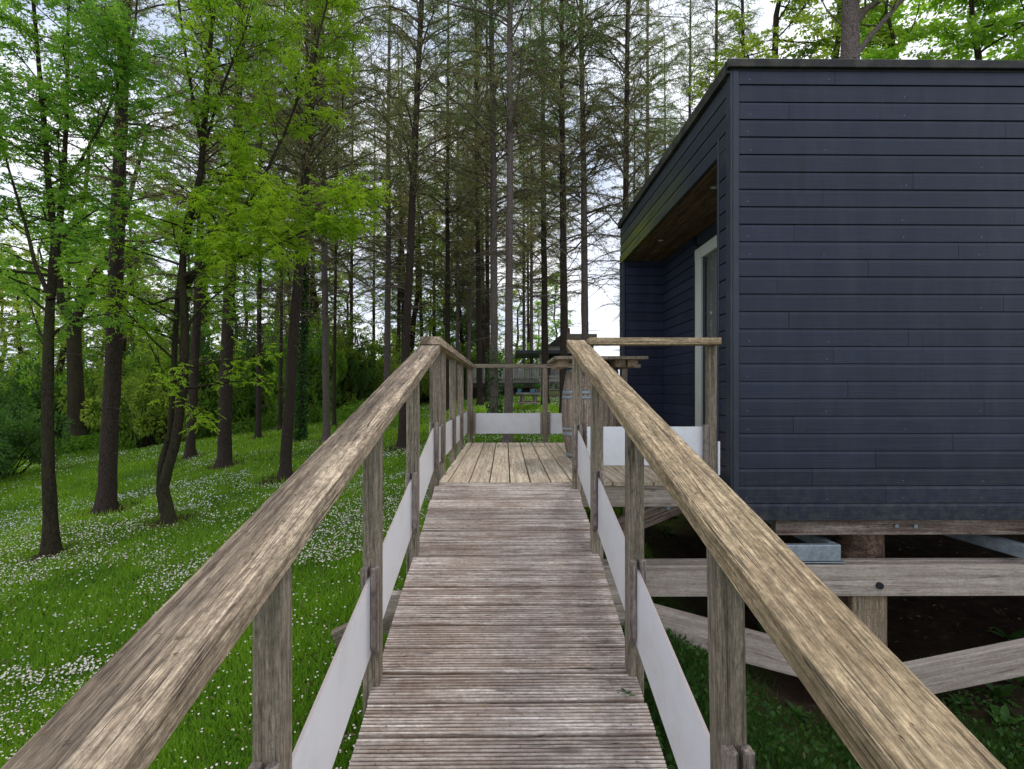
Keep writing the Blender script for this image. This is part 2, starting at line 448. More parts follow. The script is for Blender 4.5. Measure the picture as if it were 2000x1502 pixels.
M_litter = leafmat('dead_leaves', (.10, .060, .035), (.26, .175, .10), .1)
def steel():
    m, t, b, o = newmat('galvanised_steel'); v, r, ob = objvec(t)
    n = noise(t, v, 18, 6, .7); c = ramp(t, n, [(.3, (.20, .24, .28)), (.7, (.40, .45, .50))])
    t.links.new(c, b.inputs['Base Color']); b.inputs['Metallic'].default_value = .55; b.inputs['Roughness'].default_value = .5
    return m
M_steel = steel()
def daisymat():
    m, t, b, o = newmat('daisy_petals')
    at = t.nodes.new('ShaderNodeAttribute'); at.attribute_name = 'tint'
    c = ramp(t, at.outputs['Fac'], [(0.0, (.86, .84, .84)), (.62, (.78, .72, .74)), (.90, (.74, .52, .55)), (.97, (.75, .52, .04))])
    t.links.new(c, b.inputs['Base Color']); b.inputs['Roughness'].default_value = .7
    return m
M_daisy = daisymat()
def glassmat():
    m, t, b, o = newmat('door_glass'); b.inputs['Base Color'].default_value = (.75, .8, .8, 1)
    b.inputs['Transmission Weight'].default_value = .9; b.inputs['Roughness'].default_value = .02; b.inputs['IOR'].default_value = 1.45
    return m
M_glass = glassmat()
def groundmat():
    m, t, b, o = newmat('lawn_soil')
    tc = t.nodes.new('ShaderNodeTexCoord'); v = tc.outputs['Object']
    at = t.nodes.new('ShaderNodeAttribute'); at.attribute_name = 'tint'
    gcol = ramp(t, noise(t, v, 1.2, 9, .7), [(.3, (.040, .085, .012)), (.6, (.085, .15, .022)), (.75, (.13, .155, .045))])
    gcol = mix(t, .8, gcol, ramp(t, noise(t, v, 45, 5, .7), [(.3, .5), (.65, 1.3)]), 'MULTIPLY')
    scol = ramp(t, noise(t, v, 7, 9, .75), [(.3, (.018, .012, .009)), (.55, (.045, .029, .020)), (.75, (.10, .068, .048))])
    c = mix(t, at.outputs['Fac'], gcol, scol)
    t.links.new(c, b.inputs['Base Color']); b.inputs['Roughness'].default_value = 1; b.inputs['Specular IOR Level'].default_value = .05
    bump(t, noise(t, v, 22, 8, .75), .8, .05, b)
    return m
M_ground = groundmat()

M_screw = paint('screw_steel', (.10, .09, .085), .5, 0, False, spec=.5)
# ------------------------------------------------------------------ ground
xs = np.concatenate([np.linspace(-260, -40, 12), np.linspace(-38, -12, 40), np.linspace(-11.8, 12, 130), np.linspace(12.6, 40, 40), np.linspace(50, 260, 10)])
ys = np.concatenate([np.linspace(-30, -4, 10), np.linspace(-3.6, 14, 110), np.linspace(14.4, 45, 70), np.linspace(50, 320, 14)])
X, Y = np.meshgrid(xs, ys)
Z = ground(X, Y)
v = np.stack([X, Y, Z], -1).reshape(-1, 3)
nx = len(xs); ii = np.arange(len(ys) - 1)[:, None] * nx; jj = np.arange(nx - 1)[None, :]
f = np.stack([ii + jj, ii + jj + 1, ii + jj + 1 + nx, ii + jj + nx], -1).reshape(-1, 4)
go = link('ground', mk_mesh('ground', v, f, [M_ground], True, soil_mask(v[:, 0], v[:, 1])))
tag(go, kind='structure')

# ------------------------------------------------------------------ walkway ramp
DK = -0.677                       # deck level
TAN = 0.229; ANG = math.atan(TAN); Y1 = 4.122
def rz(y): return DK - TAN * (Y1 - y)
ramp_t = thing('walkway_ramp', (0, 1.5, G(0, 1.5)), 'sloping timber walkway of grooved boards leading up to the terrace', 'ramp')
pitch = 0.15
# ridged board profile
NG = 9; bw = 0.137; prof = [(-bw / 2, -0.026), (bw / 2, -0.026), (bw / 2, -0.006)]
for k in range(NG - 1, -1, -1):
    c = -bw / 2 + (k + .5) * bw / NG; hw = bw / NG
    prof += [(c + hw * .36, -0.0005), (c + hw * .14, 0.0012), (c - hw * .14, 0.0012), (c - hw * .28, -0.0005), (c - hw * .40, -0.0105), (c - hw * .50, -0.0110)]
prof = prof[:-1] + [(-bw / 2 + .004, -0.0075), (-bw / 2, -0.010)]
rmesh = {}
nb = 44
for k in range(nb):
    s = (k + 0.5) * pitch
    y = Y1 - s * math.cos(ANG); z = DK - s * math.sin(ANG) + 0.0
    x0 = -0.502 + random.uniform(-.004, .004); x1 = 0.515 + random.uniform(-.004, .004)
    key = k % 5
    if key not in rmesh: rmesh[key] = profile_mesh('deck_board', prof, 1.017, M_ramp)
    M, L = frame((x0, y, z), (x1, y, z), (0, -math.sin(ANG), math.cos(ANG)))
    link('deck_board', rmesh[key], ramp_t, None, M)
for xx in (-0.40, 0.0, 0.40):
    bar('stringer', (xx, 4.06, rz(4.06) - .12), (xx, -2.2, rz(-2.2) - .12), .045, .16, M_beam, ramp_t)
for xx in (-.53, .545):
    bar('side_beam', (xx, 4.0, rz(4.0) - .30), (xx, 2.55, rz(2.55) - .30), .05, .14, M_beamtop, ramp_t)
for yy in (-1.4, .9, 3.1):
    bar('cross_beam', (-.66, yy, rz(yy) - .27), (.66, yy, rz(yy) - .27), .07, .14, M_beam, ramp_t)
    for sx in (-.44, .44):
        bar('leg', (sx, yy + .06, G(sx, yy) - .1), (sx, yy + .06, rz(yy) - .23), .07, .07, M_post, ramp_t, (0, 1, 0))

def screws(name, pts, nrm, parent, rad=.0035):
    vv, ff = [], []
    for i, p in enumerate(pts):
        q = Vector(nrm).normalized(); a = q.orthogonal().normalized(); b_ = q.cross(a)
        for k_ in range(6): vv.append(tuple(Vector(p) + (a * math.cos(k_ * math.pi / 3) + b_ * math.sin(k_ * math.pi / 3)) * rad + q * .0018))
        ff.append([i * 6 + k_ for k_ in range(6)])
    me = mk_mesh(name, np.array(vv), np.array(ff), [M_screw]); o = link(name, me, parent); o.matrix_basis = WM[parent.name].inverted(); o['kind'] = 'stuff'; return o
pts = []
for k in range(34):
    for ds in (.035, .105):
        s_ = k * pitch + ds + .005
        for xx in (-.42, .02, .43):
            pts.append((xx + random.uniform(-.008, .008), Y1 - s_ * math.cos(ANG), DK - s_ * math.sin(ANG) + .0005))
screws('screw_heads', pts, (0, -math.sin(ANG), math.cos(ANG)), ramp_t)
# railings --------------------------------------------------------------------------------
RT, RIN, ROUT, RE = 0.0515, 0.436, 0.569, 0.572
PI_, PS = 0.478, 0.064            # inner face of the posts, post size
PX = 0.511                        # panel plane
def cleats(y, ztop, zbot, sgn, post, front=True):
    """two battens that clamp the white panel to the post face towards / away from the camera"""
    for yy in ((y - .015,) if front == 1 else (y - .015, y + PS + .015)):
        for (a, b_) in ((PI_ + .001, PX - .007), (PX + .007, PI_ + PS - .001)):
            prof = [(-.014, -.0), ]
            wv = (b_ - a)
            me_key = ('cleat', round(wv, 3), round(ztop - zbot, 2))
            if me_key not in _cache:
                L = ztop - zbot
                rows = []
                for (yy2, d0, d1) in ((0, -.015, -.004), (.03, -.015, .015), (L - .004, -.015, .015), (L, -.015, .012)):
                    for xx in (-wv / 2, wv / 2): rows += [(xx, yy2, d0), (xx, yy2, d1)]
                fs = []
                for q in range(3):
                    a0 = q * 4; b0 = a0 + 4
                    fs += [(a0, a0 + 1, b0 + 1, b0), (a0 + 2, b0 + 2, b0 + 3, a0 + 3), (a0 + 1, a0 + 3, b0 + 3, b0 + 1), (a0, b0, b0 + 2, a0 + 2)]
                fs += [(0, 2, 3, 1), (12, 13, 15, 14)]
                me = bpy.data.meshes.new('batten'); me.from_pydata(rows, [], fs); me.materials.append(M_cleat); me.update(); bm_fix(me)
                _cache[me_key] = me
            up = (0, -1, 0) if yy < y else (0, 1, 0)
            M, L = frame((sgn * (a + b_) / 2, yy, zbot), (sgn * (a + b_) / 2, yy, ztop), up)
            link('batten', _cache[me_key], post, None, M)

def slope_rail(sgn, label, railmat, ys_, tname='ramp_railing'):
    r = thing(tname, (sgn * .5, 0.2, rz(.2)), label, 'railing')
    zc = lambda y: -RE + TAN * y - RT / 2
    xm = sgn * (RIN + ROUT) / 2
    y_end = 3.80 if sgn < 0 else 4.03
    M, L = frame((xm, -1.3, zc(-1.3)), (xm, y_end, zc(y_end)))
    prof = [(-.0645, -.0255), (.0645, -.0255), (.0665, -.0235), (.0665, .0205), (.0625, .0245), (.055, .0257), (-.055, .0257), (-.0625, .0245), (-.0665, .0205), (-.0665, -.0235)]
    me = profile_mesh('handrail', prof, L, railmat, 60, .0007)
    link('handrail', me, r, None, M)
    for i, y in enumerate(ys_):
        ztop = zc(y) - RT / 2 - .004 + TAN * PS * .5
        lean = -.012 if (sgn > 0 and i == 0) else 0
        zb = rz(y) - .32
        xc = sgn * (PI_ + PS / 2)
        p = bar('post', (xc - lean, y + PS / 2, zb), (xc + lean, y + PS / 2, ztop), PS, PS, M_post, r, (0, 1, 0), .005)
        ct = -1.165 + TAN * y if i else -1.075 + TAN * y
        cleats(y, ct, -1.49 + TAN * y + .0, sgn, p)
    ys2 = [-.2] + list(ys_)
    for a, b_ in zip(ys2[:-1], ys2[1:]):
        y0, y1 = a + (PS if a > 0 else 0) + .001, b_ - .001
        zt, zb = -1.196, -1.49
        xx = sgn * PX
        rows = []
        for xq in (xx - .0045, xx + .0045):
            rows += [(xq, y0, zb + TAN * y0), (xq, y1, zb + TAN * y1), (xq, y1, zt + TAN * y1), (xq, y0, zt + TAN * y0)]
        me = bpy.data.meshes.new('panel'); me.from_pydata(rows, [], [(3, 2, 1, 0), (4, 5, 6, 7), (0, 1, 5, 4), (1, 2, 6, 5), (2, 3, 7, 6), (3, 0, 4, 7)])
        me.materials.append(M_panel); me.materials.append(M_paneledge); bm_fix(me)
        for q in me.polygons:
            if abs(q.normal.x) < .5: q.material_index = 1
        pn = link('panel', me, r)
        pn.matrix_basis = WM[r.name].inverted()
    return r

rl = slope_rail(-1, 'weathered handrail with posts and white boards on the lawn side of the ramp', M_raill, (1.216, 2.154, 3.10, 4.05))
rr = slope_rail(1, 'mossy tan handrail with posts and white boards on the cabin side of the ramp', M_railr, (1.25, 2.20, 3.12, 3.99))

# terrace railings
HT = 0.350
def hpost(x, y, zt, parent, zb=DK - .18): return bar('post', (x, y, zb), (x, y, zt), PS, PS, M_post, parent, (0, 1, 0), .005)
def vpanel(p0, p1, parent, zb=DK + .115, zt=DK + .385):
    p0 = Vector(p0); p1 = Vector(p1); d = (p1 - p0).normalized(); nrm = Vector((d.y, -d.x, 0)) * .006
    rows = [(*(p + s * nrm).xy, z) for s in (-1, 1) for p, z in ((p0, zb), (p1, zb), (p1, zt), (p0, zt))]
    me = bpy.data.meshes.new('panel'); me.from_pydata(rows, [], [(3, 2, 1, 0), (4, 5, 6, 7), (0, 1, 5, 4), (1, 2, 6, 5), (2, 3, 7, 6), (3, 0, 4, 7)])
    me.materials.append(M_panel); me.materials.append(M_paneledge); bm_fix(me)
    for q in me.polygons:
        if abs(q.normal.z) > .5: q.material_index = 1
    o = link('panel', me, parent); o.matrix_basis = WM[parent.name].inverted(); return o
r = thing('terrace_railing', (-.5, 5.5, DK), 'horizontal railing along the lawn side of the terrace', 'railing')
RB = Vector((-.405, 7.30, .323))   # inner far corner of the left rail, top
bar('handrail', (-.5025, 3.77, HT - RT / 2), (-.4715, 7.43, .323 - RT / 2), .133, RT, M_raill, r)
def lx(y): return -.436 + (y - 3.77) / 3.53 * .031
def lz(y): return HT + (y - 3.77) / 3.53 * (-.027)
for y in (4.46, 5.42, 6.38):
    p = hpost(-PI_ - PS / 2 + .004, y + PS / 2, lz(y) - RT, r)
    cleats(y, DK + .40, DK + .105, -1, p)
p = hpost(-.455, 7.34, lz(7.3) - RT, r); cleats(7.30, DK + .40, DK + .105, -1, p, 1)
for a, b_ in ((4.13, 4.46), (4.52, 5.42), (5.48, 6.38), (6.44, 7.30)): vpanel((-PX, a + .003, 0), (-PX if b_ < 7 else -.49, b_ - .003, 0), r)

r = thing('terrace_railing', (0.5, 7.4, DK), 'railing across the far end of the terrace towards the picnic table', 'railing')
bar('handrail', (-.403, 7.365, .323 - .024), (1.75, 7.365, .323 - .024), .13, .047, M_post, r)
for x in (.515, 1.55):
    p = hpost(x, 7.34, .323 - .048, r, DK - .3)
    for sx in (-1, 1):
        box('batten', x + sx * (PS / 2 + .016) - .015, x + sx * (PS / 2 + .016) + .015, 7.31, 7.335, DK + .085, DK + .385, M_cleat, p, .008)
box('batten', -.42, -.385, 7.31, 7.335, DK + .085, DK + .385, M_cleat, r, .008)
vpanel((-.39, 7.345, 0), (.48, 7.345, 0), r, DK + .10, DK + .365); vpanel((.55, 7.345, 0), (1.52, 7.345, 0), r, DK + .10, DK + .365)
box('beam', -.5, 1.7, 7.22, 7.30, DK - .24, DK - .06, M_beam, r)

r = thing('terrace_railing', (1.0, 3.95, DK), 'short railing between the ramp top and the dark cabin corner', 'railing')
bar('handrail', (.572, 3.895, HT - .0235), (1.468, 3.895, HT - .0235), .13, .047, M_railr, r)
p = hpost(1.445, 3.96, HT - .048, r, DK - .25)
box('batten', 1.372, 1.412, 3.905, 3.93, DK + .11, DK + .43, M_cleat, p, .008)
box('batten', .545, .575, 4.02, 4.05, DK + .12, DK + .44, M_cleat, r, .008)
vpanel((.572, 3.95, 0), (1.405, 3.95, 0), r, -.532, -.262)
box('trim_strip', 1.482, 1.498, 3.93, 3.95, -.60, -.365, M_panel, r)

# ------------------------------------------------------------------ terrace deck
dk = thing('terrace_deck', (.6, 5.5, DK - .2), 'raised timber terrace floor of lengthwise boards beside the cabin', 'deck')
x = -.4165 - .15
k = 0
while x < 2.25:
    x0, x1 = x + .0048, x + .1452
    if k == 0: x0 = -.487
    y1 = 7.18 if x0 < 1.6 else 8.2
    y0 = 4.118 if x0 < 1.33 else 4.62
    w_ = x1 - x0; cx = (x0 + x1) / 2
    bar('deck_board', (cx, y0, DK - .014), (cx, y1, DK - .014), w_, .028, M_deck, dk, (0, 0, 1), .003)
    x += .15; k += 1
box('fascia_board', .53, 1.40, 4.135, 4.175, DK - .185, DK - .030, M_beam, dk)
box('fascia_board', -.48, .53, 4.135, 4.175, DK - .20, DK - .045, M_beam, dk)
for y in (4.9, 5.6, 6.3, 7.0): box('joist', -.46, 2.2, y - .025, y + .025, DK - .19, DK - .030, M_beam, dk)
bar('brace', (.58, 4.9, -1.36), (1.62, 4.9, -.94), .07, .17, M_stainbeam, dk)
for (x, y) in ((-.35, 7.0), (1.5, 7.0), (-.35, 5.6), (1.3, 5.9)):
    box('leg', x - .05, x + .05, y - .11, y - .03, G(x, y) - .15, DK - .19, M_post, dk)
bar('bolt', (1.40, 4.86, -1.02), (1.40, 4.845, -1.02), .035, .035, M_steel, dk, (0, 0, 1), .009)

# ------------------------------------------------------------------ cabin
HX, HYF, HYB, HXR = 1.73, 4.30, 8.46, 8.2
ZB, ZT = -1.003, 2.50
PIT = .1331
cab = thing('dark_cabin', (HX, HYF, -1.9), 'flat-roofed cabin clad in navy weatherboards standing on timber piles', 'cabin')
def clad_prof(h):
    # local x = outwards, z = up ; each board has a flat face and a bevelled upper edge under the next board
    return [(-.010, 0), (.016, 0), (.018, .002), (.018, h - .027), (.0155, h - .021), (.0115, h - .0065), (-.001, h - .0055), (-.001, h + .003), (-.010, h + .003)]
def clad(p0, p1, outward, h=PIT, mat=M_navy, parent=cab, name='wall_board'):
    p0 = Vector(p0); p1 = Vector(p1)
    M, L = frame(p0, p1)
    if M.col[0].xyz.dot(Vector(outward)) < 0: M, L = frame(p1, p0)
    key = ('cl', round(h, 4), round(L, 2), mat.name)
    if key not in _cache: _cache[key] = profile_mesh(name, clad_prof(h), L, mat)
    return link(name, _cache[key], parent, None, M)
def xs_of(px): return (px - VX) / F * HYF
joints = {0: [1634], 2: [1543.5], 3: [1973], 6: [1789], 7: [1610], 8: [1991], 9: [1553.6], 10: [1879], 11: [1700], 12: [1520], 13: [1969], 14: [1543.7],
          15: [1780], 16: [1632], 17: [1814], 18: [1660, 1905], 19: [1930], 20: [1552], 21: [1868], 22: [1715], 23: [1590], 24: [1735], 25: [1542]}
y_face = HYF
for rrow in range(27):
    z0 = ZB + (26 - rrow) * PIT - .0
    if rrow == 0: z0 = ZB + 26 * PIT - PIT + PIT
    z0 = ZB + (25 - rrow) * PIT + (0 if rrow else 0)
    if z0 < ZB - .01: break
    xsj = [HX + .052] + [xs_of(p) for p in joints.get(rrow, [])] + [random.uniform(4.6, 6.4), HXR]
    for a, b_ in zip(xsj[:-1], xsj[1:]):
        dy = random.uniform(-.0012, .0012)
        clad((a + .0012, y_face + dy + .012, z0), (b_ - .0012, y_face + dy + .012, z0 + random.uniform(-.0006, .0006)), (0, -1, 0))
# front corner trims
box('corner_trim', HX + .002, HX + .050, HYF - .014, HYF + .03, ZB - .0, ZT - .08, M_navydark, cab)
box('corner_trim', HX - .016, HX + .001, HYF - .012, HYF + .085, ZB - .0, ZT - .08, M_navydark, cab)
# side pilaster between corner and porch opening
for rrow in range(27):
    z0 = ZB + rrow * PIT
    if z0 + PIT > ZT - .05: break
    if z0 + PIT > 1.876: continue
    clad((HX + .004, HYF + .087, z0), (HX + .004, HYF + .225, z0), (-1, 0, 0))
box('porch_trim', HX - .020, HX + .012, HYF + .226, HYF + .262, DK, 2.02, M_navydark, cab)
box('porch_trim', HX + .02, 2.30, HYF + .27, HYF + .285, DK, 1.88, M_navydark, cab)
box('trim', HX - .012, HX + .012, HYF + .087, HYF + .225, 1.77, 1.873, M_navydark, cab)
# fascia over the porch: 4 rows
for k in range(4):
    z0 = 1.872 + k * PIT + .0
    mm = (M_navymoss, M_navymoss, M_navymoss2, M_navydark)[k]
    clad((HX + .004, HYF + .087, z0), (HX + .004, HYB - .02, z0), (-1, 0, 0), PIT, mm, cab, 'fascia_board')
# far pilaster
for rrow in range(22):
    z0 = ZB + rrow * PIT
    if z0 + PIT > 1.875: break
    clad((HX + .004, 8.30, z0), (HX + .004, HYB - .02, z0), (-1, 0, 0))
box('corner_trim', HX - .016, HX + .02, 8.262, 8.30, ZB, 1.872, M_navydark, cab)
box('corner_trim', HX - .016, HX + .02, HYB - .02, HYB + .02, ZB, 1.99, M_navydark, cab)
# porch walls
XI = 2.32
for rrow in range(26):
    z0 = ZB + rrow * PIT
    if z0 < DK - .12 or z0 + PIT * .6 > 1.88: continue
    clad((XI, 6.90, z0), (XI, 8.24, z0), (-1, 0, 0))
    clad((HX + .03, 8.245, z0), (XI, 8.245, z0), (0, -1, 0))
    clad((XI, HYF + .29, z0), (XI, 4.75, z0), (-1, 0, 0)) if rrow > 3 else None
# core boxes inside the cladding, added to block light
def slab(n, *a): return box(n, *a, M_core, cab, .0)
box('wall_core', HX + .03, HXR, HYF + .03, HYF + .25, ZB + .01, ZT - .12, M_core, cab)
box('wall_core', XI + .02, XI + .10, 6.90, 8.27, ZB + .01, 1.95, M_core, cab)
box('wall_core', XI + .02, XI + .10, HYF + .26, 4.74, ZB + .01, 1.95, M_core, cab)
box('wall_core', XI + .02, XI + .10, 4.75, 6.89, 1.72, 1.95, M_navydark, cab)
box('wall_core', HX + .02, HXR, 8.27, HYB - .03, ZB + .01, ZT - .12, M_core, cab)
box('wall_core', HXR - .1, HXR - .02, HYF + .26, 8.26, ZB + .01, ZT - .12, M_core, cab)
box('floor_slab', HX + .02, HXR, HYF + .26, 8.26, ZB + .012, DK - .05, M_core, cab)
box('roof', HX + .012, HXR, HYF + .02, HYB - .03, 2.15, ZT - .03, M_core, cab)
box('soffit', HX + .03, XI + .015, HYF + .262, 8.24, 1.868, 1.89, M_soffit, cab)
box('roof_edge', HX - .045, HXR + .05, HYF - .045, HYF - .012, ZT - .062, ZT, M_roofcap, cab)
box('roof_edge', HX - .045, HXR + .05, HYF - .011, HYF + .02, ZT - .078, ZT - .002, M_black, cab)
box('roof_edge', HX - .045, HX - .012, HYF - .0110, HYB + .03, ZT - .095, ZT - .001, M_roofcap, cab)
box('roof_edge', HX - .0115, HX + .02, HYF + .021, HYB + .03, ZT - .10, ZT - .004, M_black, cab)
box('roof_surface', HX - .010, HXR + .04, HYF + .022, HYB + .02, ZT - .028, ZT - .012, M_roofcap, cab)
# lights in soffit
def disc_mesh(name, r_, h_, mat, n=20):
    pr = [(r_ * math.cos(a * 2 * math.pi / n), r_ * math.sin(a * 2 * math.pi / n)) for a in range(n)]
    return profile_mesh(name, pr, h_, mat)
M_lens = paint('lamp_lens', (.5, .5, .46), .2, 0, False)
for (px, py) in ((1395, 364), (1290.7, 468.8)):
    Yd = 1.866 * F / (HY - py); q = P(px, py, Yd)
    dl = link('downlight', disc_mesh('downlight', .036, .006, M_steel), cab, None, frame((q.x, q.y, 1.8675), (q.x, q.y, 1.86), (0, 1, 0))[0])
    link('lens', disc_mesh('lens', .024, .003, M_lens), dl, None, frame((q.x, q.y, 1.8615), (q.x, q.y, 1.8585), (0, 1, 0))[0])
# sliding door
door = link('door', None, cab, None, Matrix.Translation((XI, 5.8, DK)))
box('trim', XI - .022, XI + .02, 6.80, 6.897, DK + .002, 1.74, M_black, door)
box('frame', XI - .035, XI + .05, 6.60, 6.798, DK + .02, 1.668, M_frame, door)
box('frame', XI - .037, XI + .05, 4.76, 6.80, 1.535, 1.67, M_frame, door)
box('frame', XI - .034, XI + .05, 4.76, 6.80, DK + .001, DK + .06, M_frame, door)
box('frame', XI - .036, XI + .048, 4.76, 4.84, DK + .02, 1.53, M_frame, door)
box('frame', XI - .010, XI + .035, 5.66, 5.74, DK + .06, 1.53, M_black, door)
box('frame', XI - .012, XI + .035, 6.53, 6.598, DK + .06, 1.53, M_black, door)
box('pane', XI + .012, XI + .020, 5.742, 6.528, DK + .065, 1.53, M_glass, door)
box('pane', XI + .012, XI + .020, 4.842, 5.658, DK + .065, 1.53, M_glass, door)
M_curtain = paint('curtain', (.10, .09, .08), .9, .05, False)
for k in range(7): box('curtain_fold', XI + .16, XI + .19 + .02 * (k % 2), 6.1 + k * .07, 6.16 + k * .07, DK + .07, 1.5, M_curtain, door)

pts = []
for rrow in range(26):
    z0 = ZB + rrow * PIT + .035; k = 0
    while HX + .12 + k * .6 < 7:
        if rrow < 2 or random.random() < .35: pts.append((HX + .12 + k * .6 + random.uniform(-.02, .02), HYF - .0066, z0 + random.uniform(-.006, .006)))
        k += 1
M_nail = paint('nail_head', (.34, .35, .37), .4, .2, False)
M_screw_, M_screw = M_screw, M_nail
screws('nail_heads', pts, (0, -1, 0), cab, .0032)
M_screw = M_screw_
# substructure of the cabin
box('floor_beam', xs_of(1520) + .05, HXR - .1, 4.42, 4.50, -1.147, -1.008, M_stainbeam, cab)
box('floor_beam', HX + .1, HXR - .1, 7.9, 8.0, -1.18, -1.008, M_beam, cab)
for px in (1750, 1787):
    q = P(px, 1027, 4.415)
    link('bolt', disc_mesh('bolt', .017, .012, M_steel, 8), cab, None, frame(q, (q.x, 4.40, q.z), (0, 0, 1))[0])
bar('support_beam', (P(1150, 1140, 4.2).x, 4.31, -1.458), (HXR, 4.31, -1.470), .055, .235, M_beam, cab)
bar('support_beam', (P(1150, 1140, 4.2).x, 4.445, -1.458), (HXR, 4.445, -1.470), .055, .235, M_beam, cab)
q = P(1722, 1146, 4.25); link('bolt', disc_mesh('bolt', .026, .022, M_black, 10), cab, None, frame((q.x, 4.282, q.z), (q.x, 4.26, q.z), (0, 0, 1))[0])
# piles
def pile(x, y, r0, zt, nm='pile', mat=M_bark2):
    zb = G(x, y) - .3
    pts = [(x, y, zb), (x, y, zb + .35), (x, y, zb + .8), (x, y, zt)]
    vv, ff = tube(pts, [r0 * 1.25, r0 * 1.1, r0, r0 * .95], 20)
    me = mk_mesh(nm, vv, ff, [mat], True, np.zeros(len(vv))); return link(nm, me, cab)
M_log = wood('round_log', (.30, .20, .14), (.20, .125, .085), (.10, .06, .04), (.06, .04, .03), .6, None, 0, 5, var=.05)
for (x, y) in ((3.02, 4.79), (6.4, 4.79), (2.86, 7.9), (6.4, 7.9)):
    o = pile(x, y, .185 if y < 5 else .15, -1.15 if y < 5 else -1.18, 'pile', M_log)
    o.matrix_basis = WM[cab.name].inverted()
box('pile_facing', P(1685, 1200, 4.22).x, P(1755, 1200, 4.22).x, 4.345, 4.412, G(2.9, 4.2) - .1, -1.36, M_pile, cab)
bar('brace', (.62, 4.22, -1.60), (2.72, 4.22, -2.17), .07, .235, M_beam, cab, (0, 0, 1))
bar('brace', (2.62, 4.12, -2.20), (5.2, 4.12, -1.70), .07, .235, M_beam, cab, (0, 0, 1))
# steel brackets
def chan(p0, p1, w_, h_, up=(0, 0, 1)):
    bar('steel_beam', p0, p1, w_, h_, M_steel, cab, up, .006)
chan((2.10, 4.33, -1.255), (2.565, 4.33, -1.255), .06, .125)
chan((2.535, 4.365, -1.235), (2.535, 5.6, -1.235), .06, .09)
chan((4.02, 4.28, -1.255), (3.7, 5.35, -1.19), .09, .10)
box('steel_plate', 2.05, 2.60, 4.30, 4.36, -1.331, -1.323, M_steel, cab)

# ramp side frame stubs on the lawn side
st = thing('timber_brace', (-1.2, 3.6, G(-1.2, 3.6)), 'angled timber brace end poking out on the lawn side of the ramp', 'brace')
bar('brace_beam', P(655, 1252, 3.55), P(930, 1120, 3.75), .06, .13, M_post, st)
bar('brace_beam', P(700, 1213, 3.9), P(900, 1213, 3.9), .09, .14, M_post, st)

# ------------------------------------------------------------------ barrel and table top
bx, by, bh = .868, 5.65, .885
barrel = thing('wooden_barrel', (bx, by, DK), 'old oak barrel with grey hoops standing on the terrace', 'barrel')
M_stave = wood('oak_staves', (.36, .30, .24), (.26, .205, .16), (.15, .112, .085), (.20, .17, .14), .5, None, 0, 30, var=.22)
NS = 22
def brad(t): return .245 + .058 * (1 - (2 * t - 1) ** 2)
rows = []; nl = 10; half = math.pi / NS * .94
for i in range(nl + 1):
    t_ = i / nl; rr_ = brad(t_)
    for (a, dr) in ((-half, 0), (0, .0025), (half, 0), (half, -.022), (-half, -.022)):
        rows.append(((rr_ + dr) * math.sin(a), -(rr_ + dr) * math.cos(a), t_ * bh))
fs = []
for i in range(nl):
    for j in range(5):
        a = i * 5 + j; b_ = i * 5 + (j + 1) % 5; fs.append((a, b_, b_ + 5, a + 5))
fs += [tuple(range(5)), tuple(range(nl * 5, nl * 5 + 5))]
sm = bpy.data.meshes.new('stave'); 
sm.from_pydata([(p[0], p[2], -p[1]) for p in rows], [], fs); sm.materials.append(M_stave); bm_fix(sm)
for k in range(NS):
    M = Matrix.Translation((bx, by, DK + .001)) @ Matrix.Rotation(k * 2 * math.pi / NS, 4, 'Z') @ Matrix.Rotation(math.pi / 2, 4, 'X')
    link('stave', sm, barrel, None, M)
def hoop(z0, z1):
    n = 40; vv = []
    for z in (z0, z1):
        rr_ = brad((z) / bh)
        for d in (.0015, .0055):
            vv += [((rr_ + d) * math.cos(a * 2 * math.pi / n), (rr_ + d) * math.sin(a * 2 * math.pi / n), z) for a in range(n)]
    f_ = []
    for a in range(n):
        b_ = (a + 1) % n
        f_ += [(a + n, b_ + n, b_ + 3 * n, a + 3 * n), (a, a + 2 * n, b_ + 2 * n, b_), (a, b_, b_ + n, a + n), (a + 2 * n, a + 3 * n, b_ + 3 * n, b_ + 2 * n)]
    me = mk_mesh('hoop', np.array(vv), np.array(f_), [M_steel], True); link('hoop', me, barrel, None, Matrix.Translation((bx, by, DK + .001)))
for a, b_ in ((.005, .045), (.215, .255), (.275, .30), (.58, .61), (.625, .665), (.84, .88)): hoop(a, b_)
link('barrel_head', disc_mesh('barrel_head', .24, .02, M_stave, 24), barrel, None, frame((bx, by, DK + bh - .03), (bx, by, DK + bh - .01), (0, 1, 0))[0])
tt = thing('table_top', (bx, by, DK + bh), 'square plank table top resting on the oak barrel', 'table top')
for k in range(7):
    x0 = .45 + k * .123; x1 = x0 + .120
    bar('plank', (x0 + .0615, 5.17, .289), (x0 + .0615, 6.13, .289), .119, .027, M_post, tt, (0, 0, 1), .003)
for xb in (.545, 1.075, 1.19): bar('batten', (xb, 5.27, .242), (xb, 6.03, .242), .095, .067, M_pile, tt)
# ------------------------------------------------------------------ foliage helpers
def rotmat(axis, a): return np.array(Matrix.Rotation(a, 3, Vector(axis)))

def curve_pts(p, d, L, n, r, bend=(0, 0, 0), wig=.08):
    pts = [np.array(p, float)]; d = np.array(d, float); d /= np.linalg.norm(d)
    for i in range(n):
        d = d + np.array(bend) / n + r.normal(size=3) * wig; d /= np.linalg.norm(d)
        pts.append(pts[-1] + d * L / n)
    return np.array(pts)

